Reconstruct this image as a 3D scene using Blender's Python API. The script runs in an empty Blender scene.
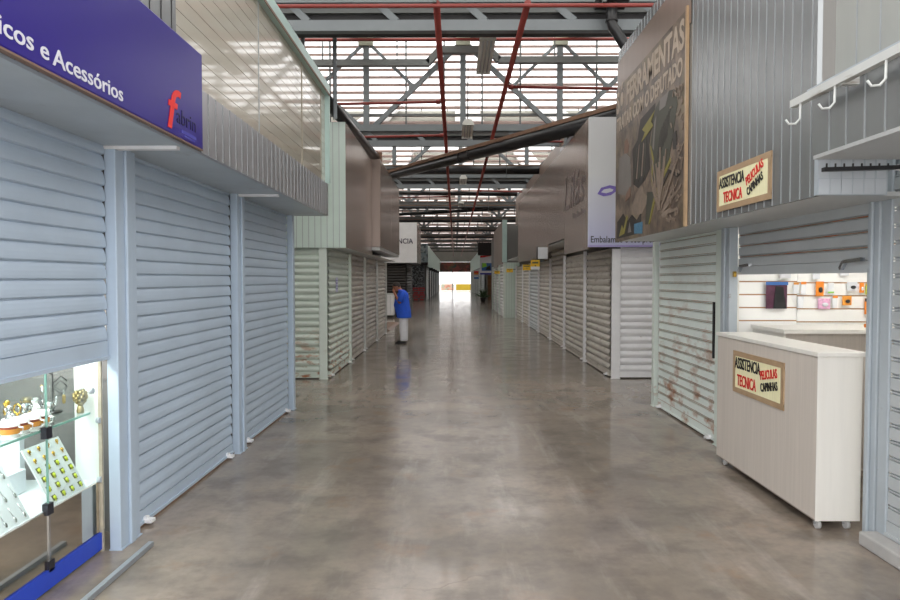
import bpy, bmesh, math, random
from mathutils import Vector, Matrix
random.seed(7)
PI = math.pi
C = bpy.context.scene.collection
D = bpy.data

# ------------------------------------------------------------------ materials
def _mix(nt, fac, a, b):
    n = nt.nodes.new('ShaderNodeMix'); n.data_type = 'RGBA'
    for s, v in ((n.inputs['Factor'], fac), (n.inputs['A'], a), (n.inputs['B'], b)):
        if hasattr(v, 'links'): nt.links.new(v, s)
        elif isinstance(v, (int, float)): s.default_value = v
        else: s.default_value = (*v, 1)
    return n.outputs['Result']

def _noise(nt, scale, detail=4, stretch=(1, 1, 1), obj=False):
    if obj:
        co = nt.nodes.new('ShaderNodeTexCoord').outputs['Object']
    else:
        co = nt.nodes.new('ShaderNodeNewGeometry').outputs['Position']
    mp = nt.nodes.new('ShaderNodeMapping'); mp.inputs['Scale'].default_value = stretch
    nt.links.new(co, mp.inputs['Vector'])
    n = nt.nodes.new('ShaderNodeTexNoise'); n.inputs['Scale'].default_value = scale
    n.inputs['Detail'].default_value = detail; n.inputs['Roughness'].default_value = .62
    nt.links.new(mp.outputs['Vector'], n.inputs['Vector'])
    return n.outputs['Fac']

def _ramp(nt, fac, lo, hi):
    r = nt.nodes.new('ShaderNodeMapRange'); r.inputs['From Min'].default_value = lo; r.inputs['From Max'].default_value = hi
    nt.links.new(fac, r.inputs['Value']); return r.outputs['Result']

def _mul(nt, a, b):
    m = nt.nodes.new('ShaderNodeMath'); m.operation = 'MULTIPLY'
    for s, v in zip(m.inputs, (a, b)):
        if hasattr(v, 'links'): nt.links.new(v, s)
        else: s.default_value = v
    return m.outputs[0]

def mat(name, col, rough=.5, metal=0, var=.08, scale=3, stretch=(1, 1, 1), rust=None, rust_lo=.6, rust_hi=.75,
        rust_stretch=(1, 1, 1), rust_scale=3, zfade=None, coat=0, bump=0, emit=None, spec=.5, rvar=0):
    m = D.materials.new(name); m.use_nodes = True; nt = m.node_tree; b = nt.nodes['Principled BSDF']
    b.inputs['Roughness'].default_value = rough; b.inputs['Metallic'].default_value = metal
    b.inputs['Specular IOR Level'].default_value = spec
    if coat: b.inputs['Coat Weight'].default_value = coat; b.inputs['Coat Roughness'].default_value = .06
    if var:
        f = _noise(nt, scale, 5, stretch)
        c = _mix(nt, _ramp(nt, f, .3, .7), [x * (1 - var) for x in col], [min(1, x * (1 + var)) for x in col])
        if rust:
            g = _ramp(nt, _noise(nt, rust_scale, 8, rust_stretch), rust_lo, rust_hi)
            if zfade:
                gp = nt.nodes.new('ShaderNodeNewGeometry'); sx = nt.nodes.new('ShaderNodeSeparateXYZ')
                nt.links.new(gp.outputs['Position'], sx.inputs[0])
                g = _mul(nt, g, _ramp(nt, sx.outputs['Z'], zfade[1], zfade[0]))
            c = _mix(nt, g, c, rust)
        nt.links.new(c, b.inputs['Base Color'])
        if rvar: nt.links.new(_ramp2(nt, f, .3, .7, rough - rvar, rough + rvar), b.inputs['Roughness'])
        if bump:
            bp = nt.nodes.new('ShaderNodeBump'); bp.inputs['Strength'].default_value = bump; bp.inputs['Distance'].default_value = .01
            nt.links.new(f, bp.inputs['Height']); nt.links.new(bp.outputs[0], b.inputs['Normal'])
    else:
        b.inputs['Base Color'].default_value = (*col, 1)
    if emit:
        b.inputs['Emission Color'].default_value = (*emit[0], 1); b.inputs['Emission Strength'].default_value = emit[1]
    return m

def _ramp2(nt, fac, lo, hi, a, b):
    r = nt.nodes.new('ShaderNodeMapRange')
    for k, v in (('From Min', lo), ('From Max', hi), ('To Min', a), ('To Max', b)): r.inputs[k].default_value = v
    nt.links.new(fac, r.inputs['Value']); return r.outputs['Result']

def srgb(r, g, b):
    f = lambda v: (v / 255 / 12.92) if v / 255 <= .04045 else ((v / 255 + .055) / 1.055) ** 2.4
    return (f(r), f(g), f(b))

def concrete():
    m = D.materials.new('polished_concrete'); m.use_nodes = True; nt = m.node_tree; b = nt.nodes['Principled BSDF']
    big = _noise(nt, .55, 6); mid = _noise(nt, 2.3, 9); fine = _noise(nt, 16, 6); streak = _noise(nt, 1.3, 7, (3, .5, 1))
    c = _mix(nt, _ramp(nt, big, .35, .66), srgb(120, 112, 103), srgb(158, 144, 131))
    c = _mix(nt, _mul(nt, _ramp(nt, mid, .48, .64), .62), c, srgb(96, 90, 83))
    c = _mix(nt, _mul(nt, _ramp(nt, streak, .54, .70), .5), c, srgb(172, 164, 156))
    c = _mix(nt, _mul(nt, _ramp(nt, _noise(nt, 1.7, 8, (1, 1, 1)), .58, .68), .5), c, srgb(140, 112, 88))
    c = _mix(nt, _mul(nt, _ramp(nt, fine, .42, .72), .3), c, srgb(104, 98, 94))
    # hairline cracks
    gp = nt.nodes.new('ShaderNodeNewGeometry'); v = nt.nodes.new('ShaderNodeTexVoronoi'); v.feature = 'DISTANCE_TO_EDGE'
    v.inputs['Scale'].default_value = .45
    add = nt.nodes.new('ShaderNodeVectorMath'); add.operation = 'ADD'
    ns = nt.nodes.new('ShaderNodeTexNoise'); ns.inputs['Scale'].default_value = 1.6; ns.inputs['Detail'].default_value = 6
    nt.links.new(gp.outputs['Position'], ns.inputs['Vector'])
    nt.links.new(gp.outputs['Position'], add.inputs[0]); nt.links.new(ns.outputs['Color'], add.inputs[1])
    nt.links.new(add.outputs[0], v.inputs['Vector'])
    cr = _ramp(nt, v.outputs['Distance'], .006, .0)
    c = _mix(nt, _mul(nt, cr, _mul(nt, _ramp(nt, big, .45, .6), .45)), c, srgb(96, 84, 74))
    nt.links.new(c, b.inputs['Base Color'])
    nt.links.new(_ramp2(nt, mid, .3, .7, .08, .24), b.inputs['Roughness'])
    b.inputs['Specular IOR Level'].default_value = .55
    bp = nt.nodes.new('ShaderNodeBump'); bp.inputs['Strength'].default_value = .03; bp.inputs['Distance'].default_value = .01
    nt.links.new(mid, bp.inputs['Height']); nt.links.new(bp.outputs[0], b.inputs['Normal'])
    return m

def glass_mat(name, tint, refl=.12):
    m = D.materials.new(name); m.use_nodes = True; nt = m.node_tree; nt.nodes.remove(nt.nodes['Principled BSDF'])
    t = nt.nodes.new('ShaderNodeBsdfTransparent'); t.inputs[0].default_value = (*tint, 1)
    g = nt.nodes.new('ShaderNodeBsdfGlossy'); g.inputs['Roughness'].default_value = .01
    lw = nt.nodes.new('ShaderNodeLayerWeight'); lw.inputs['Blend'].default_value = .5
    pw = nt.nodes.new('ShaderNodeMath'); pw.operation = 'POWER'; pw.inputs[1].default_value = 4; nt.links.new(lw.outputs['Facing'], pw.inputs[0])
    f = nt.nodes.new('ShaderNodeMapRange'); f.inputs['To Min'].default_value = .03; f.inputs['To Max'].default_value = .8; nt.links.new(pw.outputs[0], f.inputs['Value'])
    x = nt.nodes.new('ShaderNodeMixShader')
    nt.links.new(f.outputs[0], x.inputs[0]); nt.links.new(t.outputs[0], x.inputs[1]); nt.links.new(g.outputs[0], x.inputs[2])
    nt.links.new(x.outputs[0], nt.nodes['Material Output'].inputs[0])
    return m

def slat_mat():
    m = D.materials.new('translucent_louvre'); m.use_nodes = True; nt = m.node_tree; nt.nodes.remove(nt.nodes['Principled BSDF'])
    a = nt.nodes.new('ShaderNodeBsdfDiffuse'); a.inputs[0].default_value = (.58, .48, .45, 1)
    t = nt.nodes.new('ShaderNodeBsdfTranslucent'); t.inputs[0].default_value = (.78, .66, .62, 1)
    x = nt.nodes.new('ShaderNodeMixShader'); x.inputs[0].default_value = .5
    nt.links.new(a.outputs[0], x.inputs[1]); nt.links.new(t.outputs[0], x.inputs[2])
    nt.links.new(x.outputs[0], nt.nodes['Material Output'].inputs[0]); return m

RUST = srgb(164, 104, 58)
K = dict(
    floor=concrete(), slat=slat_mat(),
    blue_paint=mat('grey_blue_shutter_paint', srgb(180, 196, 213), .38, .0, .05, 2, rust=srgb(132, 124, 116), rust_lo=.74, rust_hi=.9, rust_stretch=(1, 1, 7), rust_scale=2.2),
    blue_post=mat('grey_blue_post_paint', srgb(180, 196, 213), .35, 0, .05, 3),
    pale=mat('pale_grey_shutter', srgb(206, 208, 206), .36, .1, .05, 4, rust=srgb(150, 140, 128), rust_lo=.62, rust_hi=.75, rust_stretch=(1, 1, 5)),
    white_steel=mat('white_shutter_steel', srgb(240, 240, 242), .32, .0, .04, 5, rust=srgb(132, 110, 92), rust_lo=.69, rust_hi=.76, rust_scale=6),
    mint=mat('mint_shutter_paint', srgb(214, 224, 216), .4, 0, .05, 3, rust=RUST, rust_lo=.5, rust_hi=.62, rust_stretch=(2, 2, 7), rust_scale=2.6, zfade=(.15, 1.0)),
    mint_post=mat('mint_post_paint', srgb(214, 224, 217), .4, 0, .05, 3, rust=RUST, rust_lo=.6, rust_hi=.74, rust_scale=7, zfade=(.0, .7)),
    rusty=mat('rust_streaked_shutter_paint', srgb(228, 236, 233), .42, 0, .06, 2, rust=RUST, rust_lo=.52, rust_hi=.66, rust_stretch=(1.5, 1.5, 3), rust_scale=1.7, zfade=(.1, 1.9)),
    rustline=mat('rusty_groove', srgb(158, 132, 110), .7, 0, .25, 7, rust=srgb(172, 100, 48), rust_lo=.5, rust_hi=.62, rust_scale=3),
    dusty=mat('dusty_shutter_metal', srgb(198, 192, 184), .35, .15, .1, 3, rust=srgb(116, 98, 84), rust_lo=.55, rust_hi=.75, rust_stretch=(1, 1, 6)),
    grey_shut=mat('grey_shutter_paint', srgb(186, 191, 194), .4, .1, .06, 3),
    grey_post=mat('grey_post_paint', srgb(172, 181, 188), .4, 0, .05, 4, rust=srgb(120, 104, 92), rust_lo=.66, rust_hi=.76, rust_scale=8),
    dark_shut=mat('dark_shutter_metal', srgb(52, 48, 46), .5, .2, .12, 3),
    soffit=mat('soffit_paint', srgb(176, 186, 194), .45, 0, .09, 2, rust=srgb(140, 138, 136), rust_lo=.6, rust_hi=.78),
    soffit_grey=mat('grey_soffit_metal', srgb(190, 192, 192), .4, .2, .07, 2),
    metal_rib=mat('ribbed_grey_metal', srgb(158, 158, 162), .30, .55, .08, 2, stretch=(1, 3, .3)),
    grey_rib=mat('ribbed_grey_cladding', srgb(144, 147, 148), .27, .55, .06, 1.5, stretch=(1, 4, .25)),
    grey_upper=mat('grey_beige_cladding', srgb(158, 160, 156), .42, .1, .05, 1.5, stretch=(1, 3, .3)),
    tilepaint=mat('pale_grey_tile_paint', srgb(186, 192, 198), .45, 0, .05, 5),
    seam=mat('bright_panel_seam', srgb(162, 166, 169), .4, .2, .05),
    mint_rib=mat('mint_cladding', srgb(208, 224, 216), .4, 0, .04, 2),
    taupe=mat('taupe_composite_panel', srgb(146, 130, 121), .24, .3, .035, .8, stretch=(1, 2, .35)),
    taupe2=mat('worn_taupe_panel', srgb(134, 116, 105), .34, .25, .09, 1.4, stretch=(1, 4, .3)),
    beige=mat('glossy_beige_boards', srgb(176, 169, 154), .34, 0, .03, 2, coat=.9),
    groove=mat('board_groove', srgb(160, 152, 136), .6, 0, .05),
    edge_mint=mat('pale_mint_trim', srgb(176, 200, 196), .4, .1, .05),
    edge_brown=mat('brown_sealant_edge', srgb(120, 96, 82), .6, 0, .1),
    navy=mat('blue_sign_face', srgb(38, 22, 122), .28, 0, .04, 1, spec=.3),
    white=mat('white_print', srgb(214, 214, 222), .5, 0, 0),
    red=mat('red_print', srgb(222, 48, 44), .5, 0, 0),
    navy_text=mat('dark_blue_print', srgb(22, 20, 62), .5, 0, 0),
    sky_text=mat('pale_blue_print', srgb(66, 64, 160), .5, 0, 0),
    black=mat('black_print', srgb(28, 26, 26), .5, 0, 0),
    steel=mat('galvanised_roof_steel', srgb(118, 123, 126), .5, .3, .08, 1.5),
    steel_dk=mat('dull_truss_steel', srgb(104, 106, 105), .55, .2, .1, 2),
    steel_brown=mat('dark_brown_steel', srgb(86, 78, 72), .7, .1, .15, 2),  # darker brown steel on the far gutter flanges
    dark=mat('dark_gutter_metal', srgb(46, 45, 46), .6, .1, .1, 2),
    roof=mat('pale_roof_sheet', srgb(206, 204, 200), .7, 0, .1, 1),
    redpipe=mat('red_fire_pipe_paint', srgb(134, 52, 46), .45, 0, .12, 3, rust=srgb(110, 58, 44), rust_lo=.55, rust_hi=.7),
    brownpipe=mat('brown_conduit', srgb(150, 96, 70), .5, .2, .1, 3),
    paint_pipe=mat('pale_green_conduit', srgb(160, 168, 158), .5, 0, .08, 3),
    blackpipe=mat('black_drain_pipe', srgb(34, 34, 36), .3, 0, .15, 3),
    dust=mat('brown_dust_crust', srgb(128, 100, 82), .9, 0, .2, 6),
    lamp_body=mat('white_lamp_housing', srgb(214, 214, 208), .45, 0, .04),
    tube_off=mat('unlit_tube_glass', srgb(186, 188, 190), .25, 0, .02),
    cream=mat('cream_junction_box', srgb(178, 180, 162), .5, 0, .05),
    wall=mat('grey_stall_wall', srgb(120, 118, 116), .7, 0, .08, 1),
    outwall=mat('hall_side_wall', srgb(150, 146, 140), .8, 0, .08, 1),
    whitewall=mat('white_shop_wall', srgb(236, 236, 232), .55, 0, .02),
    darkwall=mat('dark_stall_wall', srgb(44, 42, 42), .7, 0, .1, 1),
    slatwall=mat('white_slat_board', srgb(244, 243, 240), .4, 0, .015),
    slatgroove=mat('tan_slat_groove', srgb(176, 132, 92), .6, 0, .05),
    wood=mat('pale_ash_laminate', srgb(208, 199, 190), .4, 0, .06, 14, stretch=(3.5, 3.5, .1)),
    wood_white=mat('white_laminate', srgb(232, 229, 222), .38, 0, .03, 6, stretch=(3, 3, .2)),
    wood_edge=mat('laminate_edge', srgb(150, 138, 128), .5, 0, .05),
    paper=mat('hand_painted_paper', srgb(243, 238, 196), .7, 0, .06, 9, stretch=(1, 5, .4)),
    tape=mat('brown_parcel_tape', srgb(178, 150, 118), .3, 0, .1, 12),
    sign_red=mat('red_marker', srgb(214, 44, 34), .6, 0, 0),
    chrome=mat('chrome', srgb(206, 208, 212), .15, .95, .03),
    castor=mat('clear_grey_castor', srgb(196, 196, 196), .3, 0, .05),
    conc_sill=mat('pale_concrete_sill', srgb(176, 174, 172), .75, 0, .1, 6),
    zinc=mat('zinc_strip', srgb(150, 156, 162), .45, .3, .08, 4),
    glass=glass_mat('clear_glass', (.93, .97, .96)),
    glass_edge=mat('green_glass_edge', srgb(150, 196, 184), .2, 0, .03),
    mirror=mat('smoky_mirror', srgb(206, 200, 190), .06, 1.0, .05, 2),
    blue_strip=mat('blue_base_strip', srgb(40, 74, 196), .35, 0, .05),
    blackclip=mat('black_glass_clamp', srgb(34, 34, 44), .4, 0, .1),
    showback=mat('display_back_grey', srgb(132, 134, 136), .5, 0, .08, 3),
    card=mat('white_display_card', srgb(222, 224, 228), .5, 0, .03),
    gold=mat('gold_metal', srgb(214, 172, 74), .25, .9, .1, 20),
    oldgold=mat('aged_gold_metal', srgb(158, 138, 92), .35, .7, .2, 30),
    silver=mat('silver_metal', srgb(200, 200, 200), .2, .95, .08, 20),
    worn=mat('worn_beige_edge', srgb(176, 168, 150), .8, 0, .2, 14),
    lime=mat('lime_print', srgb(200, 210, 60), .5, 0, .05),
    olive=mat('dark_olive_backing', srgb(96, 96, 60), .6, 0, .1),
    china=mat('white_china', srgb(240, 238, 236), .25, 0, .02),
    orange=mat('orange_print', srgb(240, 140, 40), .5, 0, .05),
    amber=mat('amber_band', srgb(226, 150, 60), .4, 0, .08),
    brownband=mat('brown_red_band', srgb(140, 60, 40), .4, 0, .08),
    plastic_clear=mat('milky_blister_plastic', srgb(226, 228, 232), .2, 0, .03),
    magenta=mat('dark_plum_print', srgb(84, 44, 66), .4, 0, .35, 14),
    bluehead=mat('blue_header_print', srgb(60, 110, 180), .5, 0, .05),
    pinkish=mat('pink_blue_print', srgb(222, 170, 200), .5, 0, .25, 30),
    mustard=mat('mustard_board', srgb(178, 152, 34), .6, 0, .06),
    yellow=mat('yellow_board', srgb(236, 190, 40), .5, 0, .06),
    greenp=mat('green_print', srgb(150, 214, 70), .5, 0, .05),
    darkitem=mat('black_plastic_item', srgb(36, 36, 38), .4, 0, .1),
    shirt=mat('royal_blue_cotton', srgb(52, 104, 236), .85, 0, .1, 9),
    trousers=mat('pale_grey_cotton', srgb(236, 238, 244), .85, 0, .06, 9),
    skin=mat('tan_skin', srgb(176, 118, 92), .55, 0, .06, 12),
    hair=mat('greying_dark_hair', srgb(58, 52, 50), .7, 0, .35, 60),
    shoe=mat('black_shoe_leather', srgb(30, 30, 34), .5, 0, .1),
    leafm=mat('dark_green_leaf', srgb(48, 74, 40), .55, 0, .2, 12),
    pot=mat('dark_plant_pot', srgb(44, 42, 42), .5, 0, .1),
    crate_red=mat('red_crate', srgb(176, 52, 56), .5, 0, .12, 6),
    crate_grey=mat('grey_crate', srgb(110, 104, 108), .5, 0, .12, 6),
    browndoor=mat('brown_wood_shutter', srgb(96, 66, 44), .45, 0, .12, 3, stretch=(1, 1, 6)),
    ground=mat('sunlit_pavement', srgb(196, 192, 186), .9, 0, .05, .4),
    pale_violet=mat('pale_violet_print', srgb(172, 162, 212), .5, 0, .03),
    purple=mat('violet_print', srgb(128, 112, 190), .5, 0, .04),
    ghost=mat('faded_lettering', srgb(98, 84, 82), .3, .2, .04),
)
def gradient_sign():
    m = D.materials.new('white_lilac_print'); m.use_nodes = True; nt = m.node_tree; b = nt.nodes['Principled BSDF']
    tc = nt.nodes.new('ShaderNodeTexCoord'); sx = nt.nodes.new('ShaderNodeSeparateXYZ'); nt.links.new(tc.outputs['Object'], sx.inputs[0])
    c = _mix(nt, _ramp(nt, sx.outputs['Z'], 1.2, .15), srgb(222, 224, 226), srgb(196, 198, 226))
    nt.links.new(c, b.inputs['Base Color']); b.inputs['Roughness'].default_value = .35; return m
K['lilac'] = gradient_sign()
def sheet_mat():  # invented clear roof strips, added to let more light into the hall
    m = D.materials.new('added_light_strip'); m.use_nodes = True; nt = m.node_tree; nt.nodes.remove(nt.nodes['Principled BSDF'])
    t = nt.nodes.new('ShaderNodeBsdfTransparent'); t.inputs[0].default_value = (.9, .9, .88, 1)
    nt.links.new(t.outputs[0], nt.nodes['Material Output'].inputs[0]); return m
K['light_strip'] = sheet_mat()
def collage():
    m = D.materials.new('brown_tool_collage'); m.use_nodes = True; nt = m.node_tree; b = nt.nodes['Principled BSDF']
    f = _noise(nt, 5, 8, (1, 1, 1)); g = _noise(nt, 14, 6, (1, 1, .6)); h = _noise(nt, 2.2, 3)
    c = _mix(nt, _ramp(nt, f, .35, .65), srgb(66, 56, 50), srgb(132, 114, 98))
    c = _mix(nt, _mul(nt, _ramp(nt, g, .55, .7), .7), c, srgb(50, 44, 40))
    c = _mix(nt, _mul(nt, _ramp(nt, h, .55, .7), .5), c, srgb(120, 108, 70))
    nt.links.new(c, b.inputs['Base Color']); b.inputs['Roughness'].default_value = .4; return m
K['collage'] = collage()
def mural(name, cols, scale):
    m = D.materials.new(name); m.use_nodes = True; nt = m.node_tree; b = nt.nodes['Principled BSDF']
    c = cols[0]
    for i, k in enumerate(cols[1:]):
        c = _mix(nt, _ramp(nt, _noise(nt, scale * (1 + .3 * i), 3, (1, 1, 1.2)), .5, .56), c, k)
    nt.links.new(c, b.inputs['Base Color']); b.inputs['Roughness'].default_value = .6; return m
K['mural'] = mural('patchwork_mural', [srgb(96, 62, 56), srgb(120, 92, 64), srgb(70, 78, 70), srgb(138, 70, 62)], .8)
K['mural_out'] = mural('pink_mural', [srgb(214, 170, 150), srgb(190, 120, 100), srgb(170, 190, 170)], 1.5)
K['mural_glass'] = mural('sketched_glass', [srgb(150, 170, 180), srgb(96, 110, 116), srgb(176, 188, 192)], 2.5)
K['mural_mesh'] = mural('speckled_display', [srgb(70, 76, 82), srgb(36, 38, 42), srgb(130, 140, 146)], 5)

# ------------------------------------------------------------------ mesh helpers
class MB:
    def __init__(s): s.bm = bmesh.new()
    def box(s, x0, x1, y0, y1, z0, z1, mi=0):
        v = [s.bm.verts.new(p) for p in ((x0, y0, z0), (x1, y0, z0), (x1, y1, z0), (x0, y1, z0), (x0, y0, z1), (x1, y0, z1), (x1, y1, z1), (x0, y1, z1))]
        for f in ((0, 3, 2, 1), (4, 5, 6, 7), (0, 1, 5, 4), (1, 2, 6, 5), (2, 3, 7, 6), (3, 0, 4, 7)):
            s.bm.faces.new([v[i] for i in f]).material_index = mi
        return s
    def bar(s, a, b, w, h, up=(0, 0, 1)):
        a, b = Vector(a), Vector(b); d = (b - a).normalized(); u = Vector(up)
        if abs(d.dot(u)) > .98: u = Vector((1, 0, 0))
        r = d.cross(u).normalized() * w / 2; u = r.cross(d).normalized() * h / 2
        v = [s.bm.verts.new(p + q) for p in (a, b) for q in (-r - u, r - u, r + u, -r + u)]
        for f in ((0, 1, 2, 3), (7, 6, 5, 4), (0, 4, 5, 1), (1, 5, 6, 2), (2, 6, 7, 3), (3, 7, 4, 0)):
            s.bm.faces.new([v[i] for i in f])
        return s
    def tube(s, pts, r, n=12, caps=True):
        pts = [Vector(p) for p in pts]; rings = []
        rs = r if isinstance(r, (list, tuple)) else [r] * len(pts)
        ref = None
        for i, p in enumerate(pts):
            d = (pts[min(i + 1, len(pts) - 1)] - pts[max(i - 1, 0)]).normalized()
            if ref is None or abs(ref.dot(d)) > .95:
                ref = Vector((0, 0, 1)) if abs(d.z) < .9 else Vector((1, 0, 0))
            a = d.cross(ref).normalized(); b = d.cross(a).normalized()
            rings.append([s.bm.verts.new(p + (a * math.cos(2 * PI * k / n) + b * math.sin(2 * PI * k / n)) * rs[i]) for k in range(n)])
        for A, B in zip(rings, rings[1:]):
            for k in range(n):
                f = s.bm.faces.new((A[k], A[(k + 1) % n], B[(k + 1) % n], B[k])); f.smooth = True
        if caps: s.bm.faces.new(rings[0][::-1]); s.bm.faces.new(rings[-1])
        return s
    def loft(s, rings, n=20):
        # rings: (cx, cy, cz, rx, ry)
        R = []
        for cx, cy, cz, rx, ry in rings:
            R.append([s.bm.verts.new((cx + rx * math.cos(2 * PI * k / n), cy + ry * math.sin(2 * PI * k / n), cz)) for k in range(n)])
        for A, B in zip(R, R[1:]):
            for k in range(n):
                f = s.bm.faces.new((A[k], A[(k + 1) % n], B[(k + 1) % n], B[k])); f.smooth = True
        s.bm.faces.new(R[0][::-1]); s.bm.faces.new(R[-1])
        return s
    def sleeve(s, r0, z0, r1, z1, n=18):
        A, Bv = [[s.bm.verts.new((r * math.cos(2 * PI * k / n), r * math.sin(2 * PI * k / n), z)) for k in range(n)] for r, z in ((r0, z0), (r1, z1))]
        for k in range(n): s.bm.faces.new((A[k], A[(k + 1) % n], Bv[(k + 1) % n], Bv[k])).smooth = True
        return s
    def lathe(s, prof, c=(0, 0, 0), n=20):
        return s.loft([(c[0], c[1], c[2] + z, r, r) for r, z in prof], n)
    def ball(s, c, rx, ry=None, rz=None, seg=14, rot=None):
        ry = ry or rx; rz = rz or rx
        M = Matrix.Translation(c) @ (rot.to_4x4() if rot else Matrix()) @ Matrix.Diagonal((rx, ry, rz, 1))
        r = bmesh.ops.create_uvsphere(s.bm, u_segments=seg, v_segments=max(6, seg * 2 // 3), radius=1, matrix=M)
        for v in r['verts']:
            for f in v.link_faces: f.smooth = True
        return s
    def prism(s, pts, y0, y1, mi=0):      # outline in xz, thickness along y
        A = [s.bm.verts.new((x, y0, z)) for x, z in pts]; B = [s.bm.verts.new((x, y1, z)) for x, z in pts]
        n = len(pts)
        fs = [s.bm.faces.new(A), s.bm.faces.new(B[::-1])]
        for k in range(n): fs.append(s.bm.faces.new((A[k], B[k], B[(k + 1) % n], A[(k + 1) % n])))
        for f in fs: f.material_index = mi
        bmesh.ops.recalc_face_normals(s.bm, faces=fs)
        return s
    def extr(s, prof, x0, x1):            # open profile (y,z) swept along x
        A = [s.bm.verts.new((x0, y, z)) for y, z in prof]; B = [s.bm.verts.new((x1, y, z)) for y, z in prof]
        for k in range(len(prof) - 1): s.bm.faces.new((A[k], B[k], B[k + 1], A[k + 1]))
        return s
    def text(s, body, size, x, z, y, bold=0, shear=0, rot=0, align='LEFT', sx=1, thick=.003, fit=None):
        cu = D.curves.new('t', 'FONT'); cu.body = body; cu.size = size; cu.extrude = thick; cu.offset = bold; cu.shear = shear
        cu.align_x = align; cu.resolution_u = 3
        o = D.objects.new('t', cu); C.objects.link(o)
        me = D.meshes.new_from_object(o.evaluated_get(bpy.context.evaluated_depsgraph_get()))
        if fit:
            xs = [v.co.x for v in me.vertices]; sx = fit / (max(xs) - min(xs)); x -= min(xs) * sx
        me.transform(Matrix.Translation((x, y, z)) @ Matrix.Rotation(-rot, 4, 'Y') @ Matrix.Rotation(PI / 2, 4, 'X') @ Matrix.Diagonal((sx, 1, 1, 1)))
        s.bm.from_mesh(me); D.objects.remove(o); D.curves.remove(cu); D.meshes.remove(me)
        return s
    def mesh(s, name, m, recalc=False):
        if recalc: bmesh.ops.recalc_face_normals(s.bm, faces=s.bm.faces)
        me = D.meshes.new(name); s.bm.to_mesh(me); s.bm.free()
        for k in (m if isinstance(m, (list, tuple)) else [m]): me.materials.append(K[k] if isinstance(k, str) else k)
        return me
    def build(s, name, m, parent=None, bevel=0, recalc=False):
        return link(name, s.mesh(name, m, recalc), parent, bevel)

def link(name, me, parent=None, bevel=0):
    o = D.objects.new(name, me); C.objects.link(o)
    if parent: o.parent = parent
    if bevel:
        b = o.modifiers.new('b', 'BEVEL'); b.width = bevel; b.segments = 2; b.limit_method = 'ANGLE'
    return o
def tag(o, label=None, cat=None, group=None, kind=None):
    for k, v in (('label', label), ('category', cat), ('group', group), ('kind', kind)):
        if v: o[k] = v
    return o
def thing(name, label, cat, loc=(0, 0, 0), rz=0, group=None):
    o = D.objects.new(name, None); C.objects.link(o); o.empty_display_size = .1
    o.location = loc; o.rotation_euler = (0, 0, rz); return tag(o, label, cat, group)
def struct(name, mb, m, bevel=0): return tag(mb.build(name, m, None, bevel), kind='structure')
def move(o, loc, rz=0): o.location = loc; o.rotation_euler = (0, 0, rz); return o
LEFT, RIGHT, FRONT = PI / 2, -PI / 2, 0     # facing of a wall item: +X, -X, towards the street entrance (-Y)
B = lambda *a: MB().box(*a)

# ------------------------------------------------------------------ roller shutters and posts
_cache = {}
def slat_profile(z0, z1, pitch, style):
    p = []; z = z0
    while z < z1 - .01:
        t = min(pitch, z1 - z)
        if style == 'flat':
            p += [(-.004, z), (-.013, z + .06 * t), (-.014, z + .22 * t), (-.012, z + .45 * t), (-.006, z + .72 * t), (.001, z + .90 * t), (.006, z + .93 * t), (.006, z + .98 * t)]
        elif style == 'double':
            p += [(0, z), (-.011, z + .04 * t), (-.010, z + .74 * t), (.006, z + .77 * t), (.006, z + .82 * t), (-.008, z + .84 * t), (-.008, z + .92 * t), (.006, z + .94 * t)]
        else:
            for k in range(8):
                a = k / 8; p.append(((.004 - .026 * math.sin(PI * min(1, a / .80)) ** .8) if a < .80 else .024, z + a * t))
        z += t
    p.append((0, z1)); return p
def shutter(label, loc, rz, w, h, z0=.02, pitch=.0925, style='flat', m='blue_paint', bar=None, group=None, locks=True, rustbands=False, bar_h=.09):
    t = thing('roller_shutter', label, 'shutter', loc, rz, group)
    key = (round(w, 3), round(h, 3), z0, pitch, style, m)
    if key not in _cache:
        mb = MB(); pr = slat_profile(z0 + bar_h, z0 + h, pitch, style); mb.extr(pr, .012, w - .012)
        mb.box(.012, w - .012, .02, .026, z0 + bar_h, z0 + h)
        c = mb.mesh('slat_curtain', m)
        b = B(.012, w - .012, -.016, .02, z0, z0 + bar_h).box(.012, w - .012, -.028, -.016, z0, z0 + .02).mesh('bottom_bar', bar or m)
        _cache[key] = (c, b)
    c, b = _cache[key]
    link('slat_curtain', c, t); link('bottom_bar', b, t)
    if rustbands:
        mb = MB(); z = z0 + bar_h
        while z + pitch < z0 + h:
            mb.box(.02, w - .02, -.0092, -.0082, z + pitch * .86, z + pitch * .91).box(.02, w - .02, -.0125, -.0115, z + pitch * .03, z + pitch * .07); z += pitch
        mb.build('rusty_groove_line', 'rustline', t)['label'] = 'rust-stained grooves between the slats'
    if locks:
        for x in (.12, w - .2):
            k = link('floor_lock', _lock(), t); k.location = (x, 0, z0)
    return t
def _lock():
    if 'lock' not in _cache:
        _cache['lock'] = B(0, .06, -.075, -.016, .0, .022).box(.012, .048, -.04, -.016, .022, .04).mesh('floor_lock', 'white_steel')
    return _cache['lock']
def post(label, loc, rz, w, h, d=.09, m='blue_post', channel=True, group=None):
    t = thing('shutter_post', label, 'post', loc, rz, group)
    mb = B(0, w, -d, 0, 0, h)
    if channel: mb.box(w * .38, w * .62, -d - .02, -d, 0, h)
    mb.build('upright', m, t, .006)
    B(-.006, w + .006, -d - .008, .0, 0, .008).build('foot_plate', m, t)
    return t

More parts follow.
